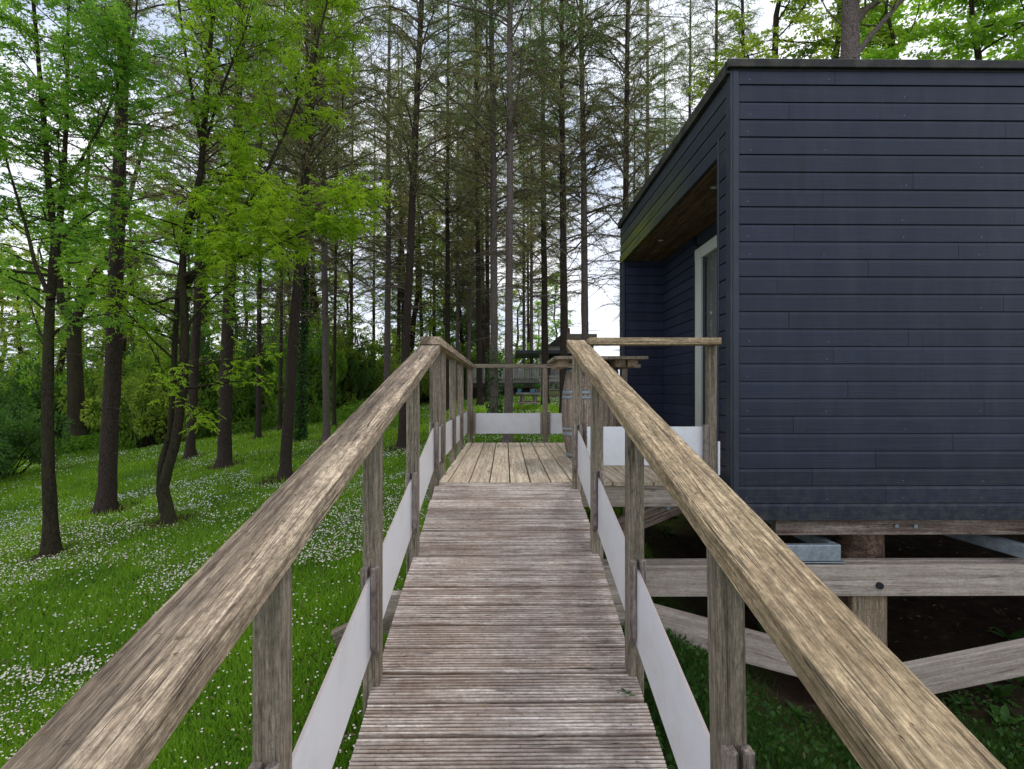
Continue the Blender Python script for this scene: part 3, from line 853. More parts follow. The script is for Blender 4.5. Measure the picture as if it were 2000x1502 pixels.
def trunk_geo(H, r0, r, lean=None, sides=14, rings=44, top=.15, knob=.05):
    z = np.concatenate([np.linspace(0, .6, 6), np.linspace(.8, H, rings)]); n = len(z)
    pts = np.stack([np.cumsum(r.normal(size=n)) * .006, np.cumsum(r.normal(size=n)) * .006, z], 1)
    rad = r0 * (1 - (1 - top) * (z / H)) * (1 + .65 * np.exp(-z / .16))
    v, f = tube(pts, rad, sides)
    c = np.repeat(pts, sides, 0); dv = v - c
    v = c + dv * (1 + r.normal(size=(len(v), 1)) * knob)
    return pts, rad, v, f

def spruce(seed, H=19.0, r0=.16, start=3.2, full=5.0, dens=1.0, Lmax=2.6):
    r = np.random.default_rng(seed)
    tp, tr, v, f = trunk_geo(H, r0, r)
    tA = Acc(); tA.add(v, f)
    bA = Acc(); nA = Acc()
    h = start
    while h < H - .3:
        for q in range(r.integers(2, 5) if h > full else r.integers(1, 3)):
            hh = h + r.uniform(-.12, .12)
            th = r.uniform(0, 2 * math.pi)
            k = hh / H
            L = Lmax * (1 - max(0, (k - .35)) / .68) * r.uniform(.6, 1.1) * (min(1, .45 + (hh - start) * .18))
            L = max(L, .25)
            el = r.uniform(.35, 1.0) if hh > full else r.uniform(-.1, .6)
            d = (math.cos(th) * math.cos(el), math.sin(th) * math.cos(el), math.sin(el))
            i0 = min(len(tp) - 2, int(np.searchsorted(tp[:, 2], hh)))
            p = tp[i0] * np.array([1, 1, 0]) + np.array([0, 0, hh])
            bp = curve_pts(p, d, L, 6, r, (0, 0, -.70), .09)
            rb = np.linspace(.009 + L * .0055, .003, 7)
            bv, bf = tube(bp, rb, 4); bA.add(bv, bf, .4)
            nd = float(np.clip((hh - full + 1.2) / 2.4, 0.06, 1)) * dens * (1 + .12 * min(1, max(0, (hh - full - 1.5) / 3)))
            ns = int(L / .095)
            if ns < 2: continue
            t_ = np.sort(r.uniform(.12, 1, ns * 2)); idx = t_ * 6; i_ = np.minimum(idx.astype(int), 5); fr = (idx - i_)[:, None]
            sp = bp[i_] * (1 - fr) + bp[i_ + 1] * fr
            bd = unit(bp[i_ + 1] - bp[i_])
            side = unit(np.cross(bd, [0, 0, 1.0])) * np.where(r.random(len(t_)) < .5, 1, -1)[:, None]
            sdv = unit(bd * .75 + side * r.uniform(.5, 1.1, (len(t_), 1)) + np.stack([r.normal(size=len(t_)) * .2, r.normal(size=len(t_)) * .2, r.normal(size=len(t_)) * .30 - .16], 1))
            sL = (.12 + .52 * (1 - t_)) * r.uniform(.6, 1.15, len(t_)) * min(1, L / 1.3)
            # secondary twigs: thin triangular prisms, vectorised
            a = unit(np.cross(sdv, [.3, .2, .93])); b_ = np.cross(sdv, a); w1 = .0042
            e = sp + sdv * sL[:, None]
            vv = np.stack([sp + a * w1, sp - a * w1 * .5 + b_ * w1, sp - a * w1 * .5 - b_ * w1, e + a * .0012, e - a * .001, e + b_ * .001], 1).reshape(-1, 3)
            base = np.arange(len(t_))[:, None] * 6
            ff = np.concatenate([base + np.array([0, 1, 4, 3]), base + np.array([1, 2, 5, 4]), base + np.array([2, 0, 3, 5])])
            bA.add(vv, ff, .4)
            # needles
            cnt = np.maximum(1, (sL / .031 * nd)).astype(int)
            cnt = np.where(r.random(len(cnt)) < nd + .15, cnt, 0)
            own = np.repeat(np.arange(len(t_)), cnt)
            if len(own) == 0: continue
            u = r.random(len(own))[:, None]
            pos = sp[own] + sdv[own] * sL[own][:, None] * u
            nd_ = unit(sdv[own] * .8 + r.normal(size=(len(own), 3)) * .75)
            lv, lf = leaves(pos, nd_, .070, .0165, r, .1)
            green = float(np.clip(.25 + .5 * r.random() + (.15 if hh > full + 2 else -.2), 0, 1))
            tn = np.clip(np.repeat(r.normal(green, .25, len(own)), 4), 0, 1)
            nA.add(lv, lf, tn)
        h += r.uniform(.26, .44)
    for q in range(9):
        hh = r.uniform(start + .8, H * .62); th = r.uniform(0, 6.28); el = r.uniform(.2, 1.0); L = r.uniform(2.0, 3.6)
        i0 = min(len(tp) - 2, int(np.searchsorted(tp[:, 2], hh))); p = tp[i0] * np.array([1, 1, 0]) + np.array([0, 0, hh])
        bp = curve_pts(p, (math.cos(th) * math.cos(el), math.sin(th) * math.cos(el), math.sin(el)), L, 9, r, (0, 0, r.uniform(-1.4, .2)), .16)
        bv, bf = tube(bp, np.linspace(.026, .005, 10), 5); bA.add(bv, bf, .3)
        for s_ in range(16):
            j = r.integers(2, 9); sq = curve_pts(bp[j], r.normal(size=3) * np.array([1, 1, .6]) + (bp[9] - bp[0]) / L, r.uniform(.3, .9), 4, r, (0, 0, -.3), .15)
            bv, bf = tube(sq, np.linspace(.006, .002, 5), 3); bA.add(bv, bf, .3)
            m = 14; u = r.random(m) * 4; ui = np.minimum(u.astype(int), 3); uf = (u - ui)[:, None]
            lv, lf = leaves(sq[ui] * (1 - uf) + sq[ui + 1] * uf, r.normal(size=(m, 3)), .075, .018, r, .2)
            nA.add(lv, lf, np.clip(np.repeat(r.normal(.6, .25, m), 4), 0, 1))
    # dead stubs low on the trunk
    for q in range(34):
        hh = r.uniform(.8, start + 1.5); th = r.uniform(0, 6.28); el = r.uniform(-.2, .4)
        i0 = min(len(tp) - 2, int(np.searchsorted(tp[:, 2], hh))); p = tp[i0] * np.array([1, 1, 0]) + np.array([0, 0, hh])
        L = r.uniform(.15, .45) if hh < 2 else r.uniform(.2, 1.1)
        bp = curve_pts(p, (math.cos(th), math.sin(th), math.sin(el)), L, 3, r, (0, 0, -.2), .12)
        bv, bf = tube(bp, np.linspace(.008, .002, 4), 3); bA.add(bv, bf, .3)
    return tA, bA, nA

def fin_tree(kind, label, cat, geos, mats, names=('trunk', 'branches', 'crown'), group=None):
    t = thing(kind, (0, 0, 0), label, cat, group)
    for a, m_, n in zip(geos, mats, names):
        if a is None or a.n == 0: continue
        o = link(n, a.mesh(n, m_, n == 'trunk'), t)
        if n != 'trunk': o['kind'] = 'stuff' if False else 'thing'
        if 'kind' in o: del o['kind']
    return t

def place(t, base, top=None, scale=1.0, rot=0.0):
    base = Vector(base)
    if top is None: d = Vector((0, 0, 1))
    else: d = (Vector(top) - base).normalized()
    q = Vector((0, 0, 1)).rotation_difference(d)
    t.matrix_basis = Matrix.Translation(base) @ q.to_matrix().to_4x4() @ Matrix.Rotation(rot, 4, 'Z') @ Matrix.Scale(scale, 4)

LM = [(100, 'the slim forked tree'), (150, 'the Y-shaped trunk'), (230, 'the thickest spruce'), (345, 'the twin-stemmed tree'), (450, 'the spruce with flared foot'), (506, 'the thin spruce'),
      (575, 'the reddish-footed spruce'), (635, 'the straight pale spruce'), (700, 'the sky gap by the handrail'), (757, 'the handrail top'), (800, 'the dark leaning spruce'), (880, 'the terrace side railing'),
      (945, 'the spruce pair'), (995, 'the tall pale spruce'), (1060, 'the far cabin'), (1100, 'the barrel table')]
USED = set()
def where(px):
    d, (lx_, nm) = min((abs(px - q[0]), q) for q in LM)
    if px < -60: return 'cut by the left picture edge'
    if px < 20: return 'at the left edge beside the forked tree'
    return ('behind ' if d < 16 else 'just left of ' if px < lx_ else 'just right of ') + nm
def pick(choices, words, fmt, px, fr):
    order = list(choices); fr.shuffle(order)
    for i in order:
        lab = fmt % (words[i], where(px))
        if lab not in USED: break
    USED.add(lab); return i, lab
# spruce prototypes, built once, then copied with their parts
SP = []
for sd_, kw, bm_, nm_ in ((11, dict(start=3.4, full=5.0), M_bark, M_needle), (12, dict(start=3.0, full=5.0, Lmax=2.8), M_bark2, M_needle),
                          (13, dict(start=3.6, full=5.6, H=21), M_bark, M_needle2), (14, dict(start=2.6, full=4.4, Lmax=2.9, dens=1.0), M_bark2, M_needle2)):
    SP.append(((spruce(sd_, **kw)), bm_, nm_))
SPM = [(a[0].mesh('trunk', bm_, True), a[1].mesh('branches', M_twig), a[2].mesh('crown', nm_)) for a, bm_, nm_ in SP]
def put_spruce(i, base, top, dia, rot, label, group=None, hs=1.0):
    t = thing('spruce_tree', (0, 0, 0), label, 'spruce tree', group)
    sc = dia / .32
    for n, me in zip(('trunk', 'branches', 'crown'), SPM[i]):
        o = link(n, me, t)
        if n == 'trunk': o.scale = (sc, sc, 1)
    place(t, base, top, 1.0, rot)
    return t
near = [  # base px, base py, top px, top py, width px, prototype, label
    (205, 1000, 238, 100, 46, 1, 'thickest spruce at the left, standing on the daisy lawn'),
    (437, 912, 470, 100, 36, 1, 'spruce with flared foot right of the twin-stemmed tree'),
    (557, 935, 597, 380, 31, 1, 'spruce whose reddish flared foot stands just behind the left handrail'),
    (372, 893, 400, 250, 25, 1, 'slim spruce just right of the twin-stemmed tree, further back on the lawn'),
    (637, 862, 632, 420, 20, 0, 'straight pale spruce rising behind the middle of the left handrail'),
    (504, 855, 508, 300, 15, 1, 'thin spruce between the flared one and the reddish-footed one'),
    (653, 832, 660, 200, 10, 1, 'thin dark spruce just right of the straight pale spruce'),
    (786, 874, 822, 60, 25, 1, 'dark spruce above the bend of the left handrail, leaning right'),
    (992, 868, 997, 60, 25, 2, 'tall pale spruce directly behind the far terrace railing'),
    (546, 842, 552, 300, 10, 1, 'thin distant spruce left of the ivy-clad trunks'),
]
for i, (bx_, by_, tx, ty, wpx, pi, lab) in enumerate(near):
    b0 = hit(bx_, by_); tp_ = P(tx, ty, b0.y + random.uniform(-.1, .1))
    put_spruce(pi, b0 - Vector((0, 0, .04)), tp_, wpx / F * b0.y * .69, i * 1.3, lab)
far_ = [  # px at eye level, distance, width px, top px, prototype, label
    (755, 20.0, 14, 762, 0, 'spruce just left of the top of the left handrail, its foot hidden by it'),
    (778, 27.0, 9, 786, 1, 'thin spruce in the gap left of the dark leaning spruce'),
    (872, 19.0, 11, 874, 1, 'thin dark spruce above the terrace side railing'),
    (893, 27.0, 8, 896, 0, 'narrow grey spruce left of the dark holly tree'),
    (938, 19.5, 12, 930, 1, 'left one of the pair of spruces behind the far railing'),
    (951, 21.5, 10, 950, 1, 'right one of the pair of spruces behind the far railing'),
    (966, 13.2, 17, 962, 0, 'spruce with ivy on its trunk behind the far terrace railing'),
    (1066, 18.5, 15, 1060, 1, 'brown spruce directly behind the far cabin canopy'),
    (1099, 14.5, 15, 1096, 1, 'dark spruce just left of the barrel table'),
    (1144, 15.0, 16, 1138, 0, 'tall spruce right of the barrel table against the open sky'),
    (1024, 29.0, 7, 1022, 0, 'left one of three thin spruces beyond the far cabin'),
    (1031, 33.0, 6, 1030, 1, 'middle one of three thin spruces beyond the far cabin'),
    (1038, 27.0, 8, 1038, 0, 'right one of three thin spruces beyond the far cabin'),
    (1219, 14.5, 15, 1226, 1, 'spruce beside the far end of the cabin roof'),
    (1262, 21.0, 11, 1264, 2, 'spruce rising behind the middle of the cabin roof slope'),
    (1345, 22.0, 10, 1347, 3, 'spruce right of the others behind the cabin roof slope'),
    (730, 31.0, 7, 733, 1, 'very thin spruce left of the handrail top'),
    (846, 30.0, 7, 850, 1, 'very thin dark spruce right of the leaning spruce'),
    (912, 33.0, 7, 914, 3, 'very thin distant spruce in front of the dark holly tree'),
    (686, 25.0, 8, 690, 1, 'thin spruce left of the sky gap beside the handrail'),
]
for i, (px, Yd, wpx, tpx, pi, lab) in enumerate(far_):
    b0 = P(px, HY, Yd); g = G(b0.x, Yd); top = P(tpx, 80, Yd)
    put_spruce(pi, (b0.x, Yd, g - .05), top, wpx / F * Yd, i * 2.1 + .7, lab)
# more spruces deep in the plantation that nothing tells apart
cnt = 0
fr = random.Random(5)
for q in range(60):
    px = fr.uniform(560, 1130); Yd = fr.uniform(24, 46)
    if 1150 < px < 1215 or cnt >= 7: continue
    b0 = P(px, HY, Yd)
    put_spruce(fr.choice((0, 1, 3)), (b0.x, Yd, G(b0.x, Yd) - .05), (b0.x + fr.uniform(-.4, .4), Yd, 12), fr.uniform(.2, .3), fr.uniform(0, 6), 'slender spruce deep in the plantation, ' + where(px), 'spruces deep in the plantation'); cnt += 1
for (px, Yd) in ((1300, 30), (1400, 20), (1452, 19), (1240, 34)):
    b0 = P(px, HY, Yd)
    put_spruce(fr.choice((0, 1, 3)), (b0.x, Yd, G(b0.x, Yd) - .05), (b0.x, Yd, 12), .25, fr.uniform(0, 6), 'slender spruce over the cabin roof, %s' % {1300: 'between the two behind the roof slope', 1400: 'just left of the front roof corner', 1452: 'just right of the front roof corner', 1240: 'far off beside the far roof end'}[px], 'spruces far behind the cabin')

# ------------------------------------------------------------------ broadleaf trees
def broadleaf(seed, stems, n_prim, prim_len, n_sec, sec_len, n_leafgrp, leaflets, ll, lw, droop=.5, hmin=.25, upb=.35, tw=.0028, bias=None, tmean=.5, patch=1.2):
    """stems: list of (points, radii). Branches leave the stems above hmin of their length."""
    r = np.random.default_rng(seed); tA, bA, nA = Acc(), Acc(), Acc()
    for (pts, rad) in stems:
        v, f = tube(pts, rad, 10); v = v + r.normal(size=v.shape) * np.repeat(rad, 10)[:, None] * .05
        tA.add(v, f, .5)
    for (pts, rad) in stems:
        pts = np.asarray(pts)
        for q in range(n_prim):
            t_ = hmin + (1 - hmin) * (q + r.random()) / n_prim
            idx = t_ * (len(pts) - 1); i = min(int(idx), len(pts) - 2); fr_ = idx - i
            p = pts[i] * (1 - fr_) + pts[i + 1] * fr_
            th = r.uniform(0, 2 * math.pi)
            if bias is not None and r.random() < bias[1]: th = bias[0] + r.normal() * .7
            el = r.uniform(-.05, .8) * (.6 + upb)
            L = prim_len * r.uniform(.45, 1.15) * (1 - .45 * (t_ - hmin) / (1 - hmin))
            rb = rad[i] * .42
            bp = curve_pts(p, (math.cos(th) * math.cos(el), math.sin(th) * math.cos(el), math.sin(el)), L, 7, r, (0, 0, upb * .6 - .25), .10)
            bv, bf = tube(bp, np.linspace(min(rb, .006 + L * .012), .003, 8), 5); bA.add(bv, bf, .5)
            pt = r.normal(tmean, .22)
            for s in range(n_sec):
                u = .18 + .82 * (s + r.random()) / n_sec
                ix = u * 7; j = min(int(ix), 6); g = ix - j
                sp = bp[j] * (1 - g) + bp[j + 1] * g; bd = unit(bp[j + 1] - bp[j])
                sdv = unit(bd * .7 + unit(r.normal(size=3)) * np.array([1, 1, .6]) * .9 + np.array([0, 0, .1]))
                sL = sec_len * r.uniform(.5, 1.2) * (1.15 - .6 * u)
                sq = curve_pts(sp, sdv, sL, 3, r, (0, 0, -.2), .12)
                bv, bf = tube(sq, np.linspace(tw * 1.5, tw * .6, 4), 3); bA.add(bv, bf, .5)
                # leaf groups (compound leaves or clusters) on the twig
                gu = r.uniform(.15, 1, n_leafgrp) * 3; gi = np.minimum(gu.astype(int), 2); gf = (gu - gi)[:, None]
                gp = sq[gi] * (1 - gf) + sq[gi + 1] * gf
                gd = unit(r.normal(size=(n_leafgrp, 3)) * np.array([1, 1, .5]) + sdv * .4 + np.array([0, 0, -.25 * droop]))
                gl = ll * leaflets * .28
                uu = np.tile(np.linspace(.15, 1, leaflets), n_leafgrp)[:, None]
                own = np.repeat(np.arange(n_leafgrp), leaflets)
                pos = gp[own] + gd[own] * gl * uu + np.array([0, 0, -1.0]) * (uu ** 2) * gl * .25 * droop
                sgn = np.tile(np.where(np.arange(leaflets) % 2, 1, -1), n_leafgrp)[:, None]
                sd2 = unit(np.cross(gd, [0, 0, 1.0]))[own] * sgn
                ld = unit(gd[own] * .6 + sd2 * .9 + r.normal(size=pos.shape) * .3)
                lv, lf = leaves(pos, ld, ll, lw, r, droop * .6)
                tn = np.clip(np.repeat(r.normal(pt, .16, len(pos)), 4), 0, 1)
                nA.add(lv, lf, tn)
    return tA, bA, nA

def stem_px(path, Yd, r0, r1, off=0.0):
    pts = [np.array(P(px, py, Yd + off * i)) for i, (px, py) in enumerate(path)]
    # resample smoothly
    pts = np.array(pts); n = 26; t = np.linspace(0, len(pts) - 1, n); o = []
    for q in t:
        i = min(int(q), len(pts) - 2); f_ = q - i; f_ = f_ * f_ * (3 - 2 * f_) * .4 + f_ * .6
        o.append(pts[i] * (1 - f_) + pts[i + 1] * f_)
    rad = np.linspace(r0, r1, n); rad[:2] *= (1.5, 1.18)
    return (np.array(o), rad)

def built_tree(name, label, cat, geos, mats, base):
    t = thing(name, base, label, cat)
    for n, a, m_ in zip(('trunk', 'branches', 'crown'), geos, mats):
        if a.n:
            o = link(n, a.mesh(n, m_, n == 'trunk'), t); o.matrix_basis = WM[t.name].inverted()
    return t
# the twin-stemmed young ash in the lawn
b0 = hit(330, 1022); Yd = b0.y
s1 = stem_px([(333, 1026), (326, 985), (318, 950), (345, 860), (356, 760), (362, 650), (355, 540), (362, 440), (392, 350), (398, 240), (410, 100), (425, -60), (430, -260)], Yd, .085, .02)
s2 = stem_px([(322, 1000), (312, 960), (314, 905), (332, 850), (340, 700), (348, 560), (366, 470), (384, 380), (395, 290), (372, 170), (350, 20), (340, -150)], Yd + .12, .055, .014)
s3 = stem_px([(358, 540), (400, 520), (470, 502), (540, 478), (640, 430), (700, 380)], Yd - .1, .028, .008)
s4 = stem_px([(362, 560), (400, 510), (440, 440), (500, 380), (560, 250), (610, 120), (640, 0), (655, -120)], Yd + .25, .034, .010)
s5 = stem_px([(395, 300), (430, 180), (480, 60), (520, -80)], Yd, .022, .008)
geos = broadleaf(31, [s1, s2, s5], 30, 1.4, 10, .48, 5, 9, .050, .018, .75, .30, .45, bias=(0.0, .25), tmean=.42)
g2 = broadleaf(32, [s3, s4], 34, 1.0, 11, .45, 6, 9, .052, .019, .9, .22, .3, bias=(0, .3), tmean=.80)
for a, b_ in zip(geos, g2):
    for v_, f_, t_ in zip(b_.v, b_.f, b_.t): pass
built_tree('ash_tree', 'young twin-stemmed tree with bright green leaves on the lawn', 'tree', geos, (M_barkd, M_barkd, M_ash), b0)
t2 = bpy.data.objects['ash_tree']
for n, a, m_ in zip(('limb', 'limb_twigs', 'limb_leaves'), g2, (M_barkd, M_barkd, M_ash)):
    o = link(n, a.mesh(n, m_, n == 'limb'), t2); o.matrix_basis = WM[t2.name].inverted()
# the slim forked tree at the left edge
b0 = hit(100, 1083); Yd = b0.y
s1 = stem_px([(100, 1086), (98, 1000), (94, 900), (93, 800), (94, 690), (98, 600), (104, 520), (108, 470), (96, 380), (88, 260), (75, 120), (60, -60)], Yd, .085, .02)
s2 = stem_px([(106, 500), (116, 440), (124, 350), (130, 230), (132, 100), (136, -80)], Yd, .045, .014)
s3 = stem_px([(100, 585), (70, 520), (50, 440), (20, 340), (-20, 200)], Yd - .2, .030, .008)
s4 = stem_px([(122, 370), (160, 310), (200, 240), (240, 150), (260, 60)], Yd + .1, .022, .007)
geos = broadleaf(41, [s1, s2, s3, s4], 25, 1.35, 10, .45, 6, 7, .050, .025, .5, .34, .45, tmean=.35)
built_tree('forked_tree', 'slim dark forked tree at the left edge of the lawn', 'tree', geos, (M_barkd, M_barkd, M_ash2), b0)
# Y-shaped tree behind
Yd = 19.0
b0 = P(150, 800, Yd)
s1 = stem_px([(150, 850), (148, 760), (145, 690), (145, 630)], Yd, .26, .20)
s2 = stem_px([(145, 635), (120, 590), (112, 520), (125, 470), (165, 390), (175, 280)], Yd, .15, .05)
s3 = stem_px([(145, 635), (160, 590), (180, 545), (212, 500), (240, 440), (262, 350), (290, 250)], Yd, .16, .05)
geos = broadleaf(42, [s2, s3], 13, 2.3, 9, .9, 6, 6, .12, .07, .4, .15, .4, tw=.006, tmean=.45)
v_, f_ = tube(s1[0], s1[1], 10); geos[0].add(v_, f_)
built_tree('broadleaf_tree', 'tree with a trunk split into a Y in the wood edge at the left', 'tree', geos, (M_barkd, M_barkd, M_ash2), (b0.x, Yd, G(b0.x, Yd)))

# background broadleaf prototypes
def bg_tree(seed, H, mat, tm, leaf=.10, npr=28, pl=2.8, hmin=.18):
    r = np.random.default_rng(seed)
    n = 16; z = np.linspace(0, H, n); p = np.stack([np.cumsum(r.normal(size=n)) * .09, np.cumsum(r.normal(size=n)) * .09, z], 1)
    rad = np.linspace(.17, .03, n)
    g = broadleaf(seed, [(p, rad)], npr, pl, 10, 1.0, 6, 6, leaf, leaf * .6, .4, hmin, .4, tw=.006, tmean=tm)
    return tuple(a.mesh(nm, m_, nm == 'trunk') for a, nm, m_ in zip(g, ('trunk', 'branches', 'crown'), (M_barkd, M_barkd, mat)))
BG = [bg_tree(51, 11, M_leafy, .45), bg_tree(52, 12, M_ash2, .5), bg_tree(53, 10, M_leafy, .7, .10, 30, 2.5), bg_tree(54, 9, M_leafd, .5, .13, 40, 2.4, .06), bg_tree(55, 12, M_ash2, .75, .14, 36, 3.0, .12)]
def put_bg(i, x, y, sc, rot, label, group=None, name='broadleaf_tree', cat='tree', zoff=0.0, z=None):
    t = thing(name, (0, 0, 0), label, cat, group)
    for n, me in zip(('trunk', 'branches', 'crown'), BG[i]): link(n, me, t)
    place(t, (x, y, (G(x, y) if z is None else z) + zoff - .05), None, sc, rot); return t
fr = random.Random(21)
TW = {0: 'pale yellow-green', 1: 'mid green', 2: 'bright yellow-green'}
for q in range(30):
    px = -120 + q * 38 + fr.uniform(-20, 20); Yd = fr.uniform(23, 34)
    if (px > 420 and q % 3 == 1) or (px > 560 and q % 2): continue
    if px > 900: break
    b0 = P(px, HY, Yd); i, lab = pick((0, 1, 2), TW, '%s tree in the wood edge %s', px, fr)
    put_bg(i, b0.x, Yd, fr.uniform(.8, 1.15), fr.uniform(0, 6), lab, 'broadleaf trees beyond the lawn')
for q in range(14):
    px = -200 + q * 75 + fr.uniform(-20, 20); Yd = fr.uniform(38, 52)
    b0 = P(px, HY, Yd); i, lab = pick((0, 1, 2), TW, 'far-off %s tree through the trunks %s', px, fr)
    put_bg(i, b0.x, Yd, fr.uniform(1.0, 1.4), fr.uniform(0, 6), lab, 'far broadleaf trees')
for (px, Yd, sc) in ((900, 30, .85), (920, 36, .8)):
    b0 = P(px, HY, Yd); put_bg(3, b0.x, Yd, sc, px, 'dense dark green tree behind the terrace, %s' % ('left of the spruce pair' if px == 900 else 'seen between the paired spruces'), None, 'holly_tree')
for (px, Yd, i, lab) in ((835, 40, 2, 'bright yellow-green tree in the gap right of the dark leaning spruce'), (868, 46, 0, 'pale green tree far behind the terrace side railing'), (965, 44, 2, 'bright yellow-green tree far behind the ivy-clad spruce'), (800, 48, 2, 'yellow-green tree far behind the dark leaning spruce'), (1010, 40, 2, 'yellow-green tree glowing behind the far cabin'), (1085, 44, 4, 'green tree right behind the far cabin roof'), (1050, 50, 2, 'yellow-green tree far behind the three thin spruces')):
    b0 = P(px, HY, Yd); put_bg(i, b0.x, Yd, .75, px, lab)
# trees over the cabin roof
b0 = P(1480, HY, 17); 
for (px, Yd, i, sc, lab) in ((1530, 17, 0, 1.35, 'thin-leaved tree over the left end of the cabin front roof'), (1600, 16, 2, 1.35, 'pale green tree just left of the thick trunk over the cabin roof'),
                        (1760, 15, 4, .98, 'bright green maple right of the thick trunk over the cabin roof'), (1900, 13.5, 4, 1.0, 'large bright maple over the right part of the cabin roof'),
                        (2060, 14, 4, 1.1, 'maple crown at the far right above the cabin roof')):
    b0 = P(px, HY, Yd); put_bg(i, b0.x, Yd, sc, px * 1.7, lab, None, 'maple_tree' if i == 4 else 'broadleaf_tree')
Yd = 11.0; b0 = P(1660, HY, Yd)
s1 = stem_px([(1662, 980), (1660, 500), (1660, 120), (1661, 60), (1662, -40), (1664, -220)], Yd, .20, .13)
s2 = stem_px([(1665, 118), (1700, 70), (1740, 25), (1780, -20), (1850, -120)], Yd - .1, .055, .03)
s3 = stem_px([(1668, 50), (1690, 18), (1720, 0), (1790, -60)], Yd, .07, .04)
s4 = stem_px([(1657, 62), (1640, 45), (1615, 20), (1600, -10)], Yd, .02, .01)
geos = broadleaf(61, [s2, s3], 7, 1.2, 7, .5, 5, 5, .08, .045, .4, .3, .4, tmean=.4)
v_, f_ = tube(s1[0], s1[1], 14); geos[0].add(v_, f_)
for s in (s4,): v_, f_ = tube(s[0], s[1], 6); geos[0].add(v_, f_)
built_tree('old_tree', 'thick bare trunk with a slanting limb above the cabin roof', 'tree', geos, (M_bark, M_bark, M_leafy), (b0.x, Yd, G(b0.x, Yd)))

# ------------------------------------------------------------------ bushes and undergrowth
def bush_mesh(seed, mat, leaf=.10, n=9000):
    r = np.random.default_rng(seed); A = Acc(); B = Acc()
    nb_ = 26; c = r.normal(size=(nb_, 3)) * np.array([.42, .42, .30]) + np.array([0, 0, .62]); c[:, 2] = np.abs(c[:, 2])
    own = r.integers(0, nb_, n); d = unit(r.normal(size=(n, 3)))
    pos = c[own] + d * (r.uniform(.4, 1, n) ** .5)[:, None] * r.uniform(.16, .30, nb_)[own][:, None]
    pos[:, 2] = np.maximum(pos[:, 2], .02)
    lv, lf = leaves(pos, d + np.array([0, 0, -.2]), leaf, leaf * .6, r, .2)
    A.add(lv, lf, np.clip(np.repeat(r.normal(r.uniform(.2, .8, nb_)[own], .15), 4), 0, 1))
    for q in range(nb_):
        bp = curve_pts((r.normal() * .08, r.normal() * .08, 0), c[q], np.linalg.norm(c[q]), 4, r, (0, 0, 0), .05)
        bv, bf = tube(bp, np.linspace(.014, .004, 5), 4); B.add(bv, bf)
    return B.mesh('stems', M_barkd), A.mesh('foliage', mat)
BU = [bush_mesh(71, M_leafd, .060), bush_mesh(72, M_ash2, .062), bush_mesh(73, M_leafy, .055, 7000), bush_mesh(74, M_leafd, .05, 10000)]
fr = random.Random(33)
def put_bush(i, x, y, sx, sz, rot, label, group):
    t = thing('bush', (0, 0, 0), label, 'bush', group)
    for n, me in zip(('stems', 'foliage'), BU[i]): link(n, me, t)
    t.matrix_basis = Matrix.Translation((x, y, G(x, y) - .1)) @ Matrix.Rotation(rot, 4, 'Z') @ Matrix.Diagonal((sx, sx, sz, 1))
BW = {0: 'dark green', 1: 'fresh green', 2: 'yellow-green', 3: 'dense dark'}
for q in range(48):
    px = -140 + q * 23 + fr.uniform(-12, 12)
    Yd = fr.uniform(20.5, 24.5) if px < 760 else fr.uniform(28, 34)
    if px > 1010: break
    if px > 700 and q % 2: continue
    b0 = P(px, HY, Yd)
    i, lab = pick((0, 1, 3, 2), BW, '%s hedge bush beyond the lawn ' + '%s', px, fr)
    put_bush(i, b0.x, Yd, fr.uniform(1.3, 2.0), fr.uniform(1.9, 3.0) + (0 if px < 220 else .5), fr.uniform(0, 6), lab, 'bushes beyond the lawn')
for q in range(14):
    px = 330 + q * 48 + fr.uniform(-12, 12); Yd = fr.uniform(26, 32)
    b0 = P(px, HY, Yd)
    i, lab = pick((2, 1), BW, 'taller %s bush behind the hedge ' + '%s', px, fr)
    put_bush(i, b0.x, Yd, fr.uniform(1.8, 2.6), fr.uniform(1.8, 2.8), fr.uniform(0, 6), lab, 'tall bushes behind the hedge')
for (px, i, lab) in ((935, 3, 'dark bush behind the left end of the far picket balcony'), (985, 1, 'green bush behind the middle of the far picket balcony'), (1035, 3, 'dark bush behind the far cabin canopy post')):
    put_bush(i, P(px, HY, 31).x, 31, 1.6, 1.5, px, lab, None)
put_bush(2, P(285, HY, 19.6).x, 19.6, 1.7, 2.0, 1, 'yellow-green bush in front of the hedge left of the slim spruce', None)
put_bush(0, P(10, HY, 15.5).x, 15.5, 1.4, 1.7, 2, 'big leafy bush at the far left edge of the lawn', None)
put_bush(3, P(-110, HY, 13).x, 13, 1.6, 2.0, 3, 'leafy bush cut off by the left picture edge', None)
# low undergrowth at the wood edge
r = np.random.default_rng(80)
n = 42000; yy = r.uniform(17.5, 23, n); s_ = r.uniform(-1.0, -.24, n); xx = s_ * yy
edge = 19.0 + 2.6 * (s_ + .95) + (vnoise(xx, yy, .5, 81) - .5) * 2.0
k = yy > edge; xx, yy = xx[k], yy[k]; n = len(xx)
hh = r.random(n) * (.25 + .6 * vnoise(xx, yy, .9, 82)) * 1.0
pos = np.stack([xx, yy, ground(xx, yy) + hh], 1)
lv, lf = leaves(pos, unit(r.normal(size=(n, 3)) + np.array([0, -.3, .3])), .11, .05, r, .2)
me = mk_mesh('undergrowth', lv, lf, [M_ash2], False, np.clip(np.repeat(.15 + .6 * vnoise(xx, yy, 2.0, 83) + r.normal(size=n) * .1, 4), 0, 1))
tag(link('undergrowth', me), 'nettles and low plants along the far edge of the lawn', 'undergrowth', None, 'stuff')

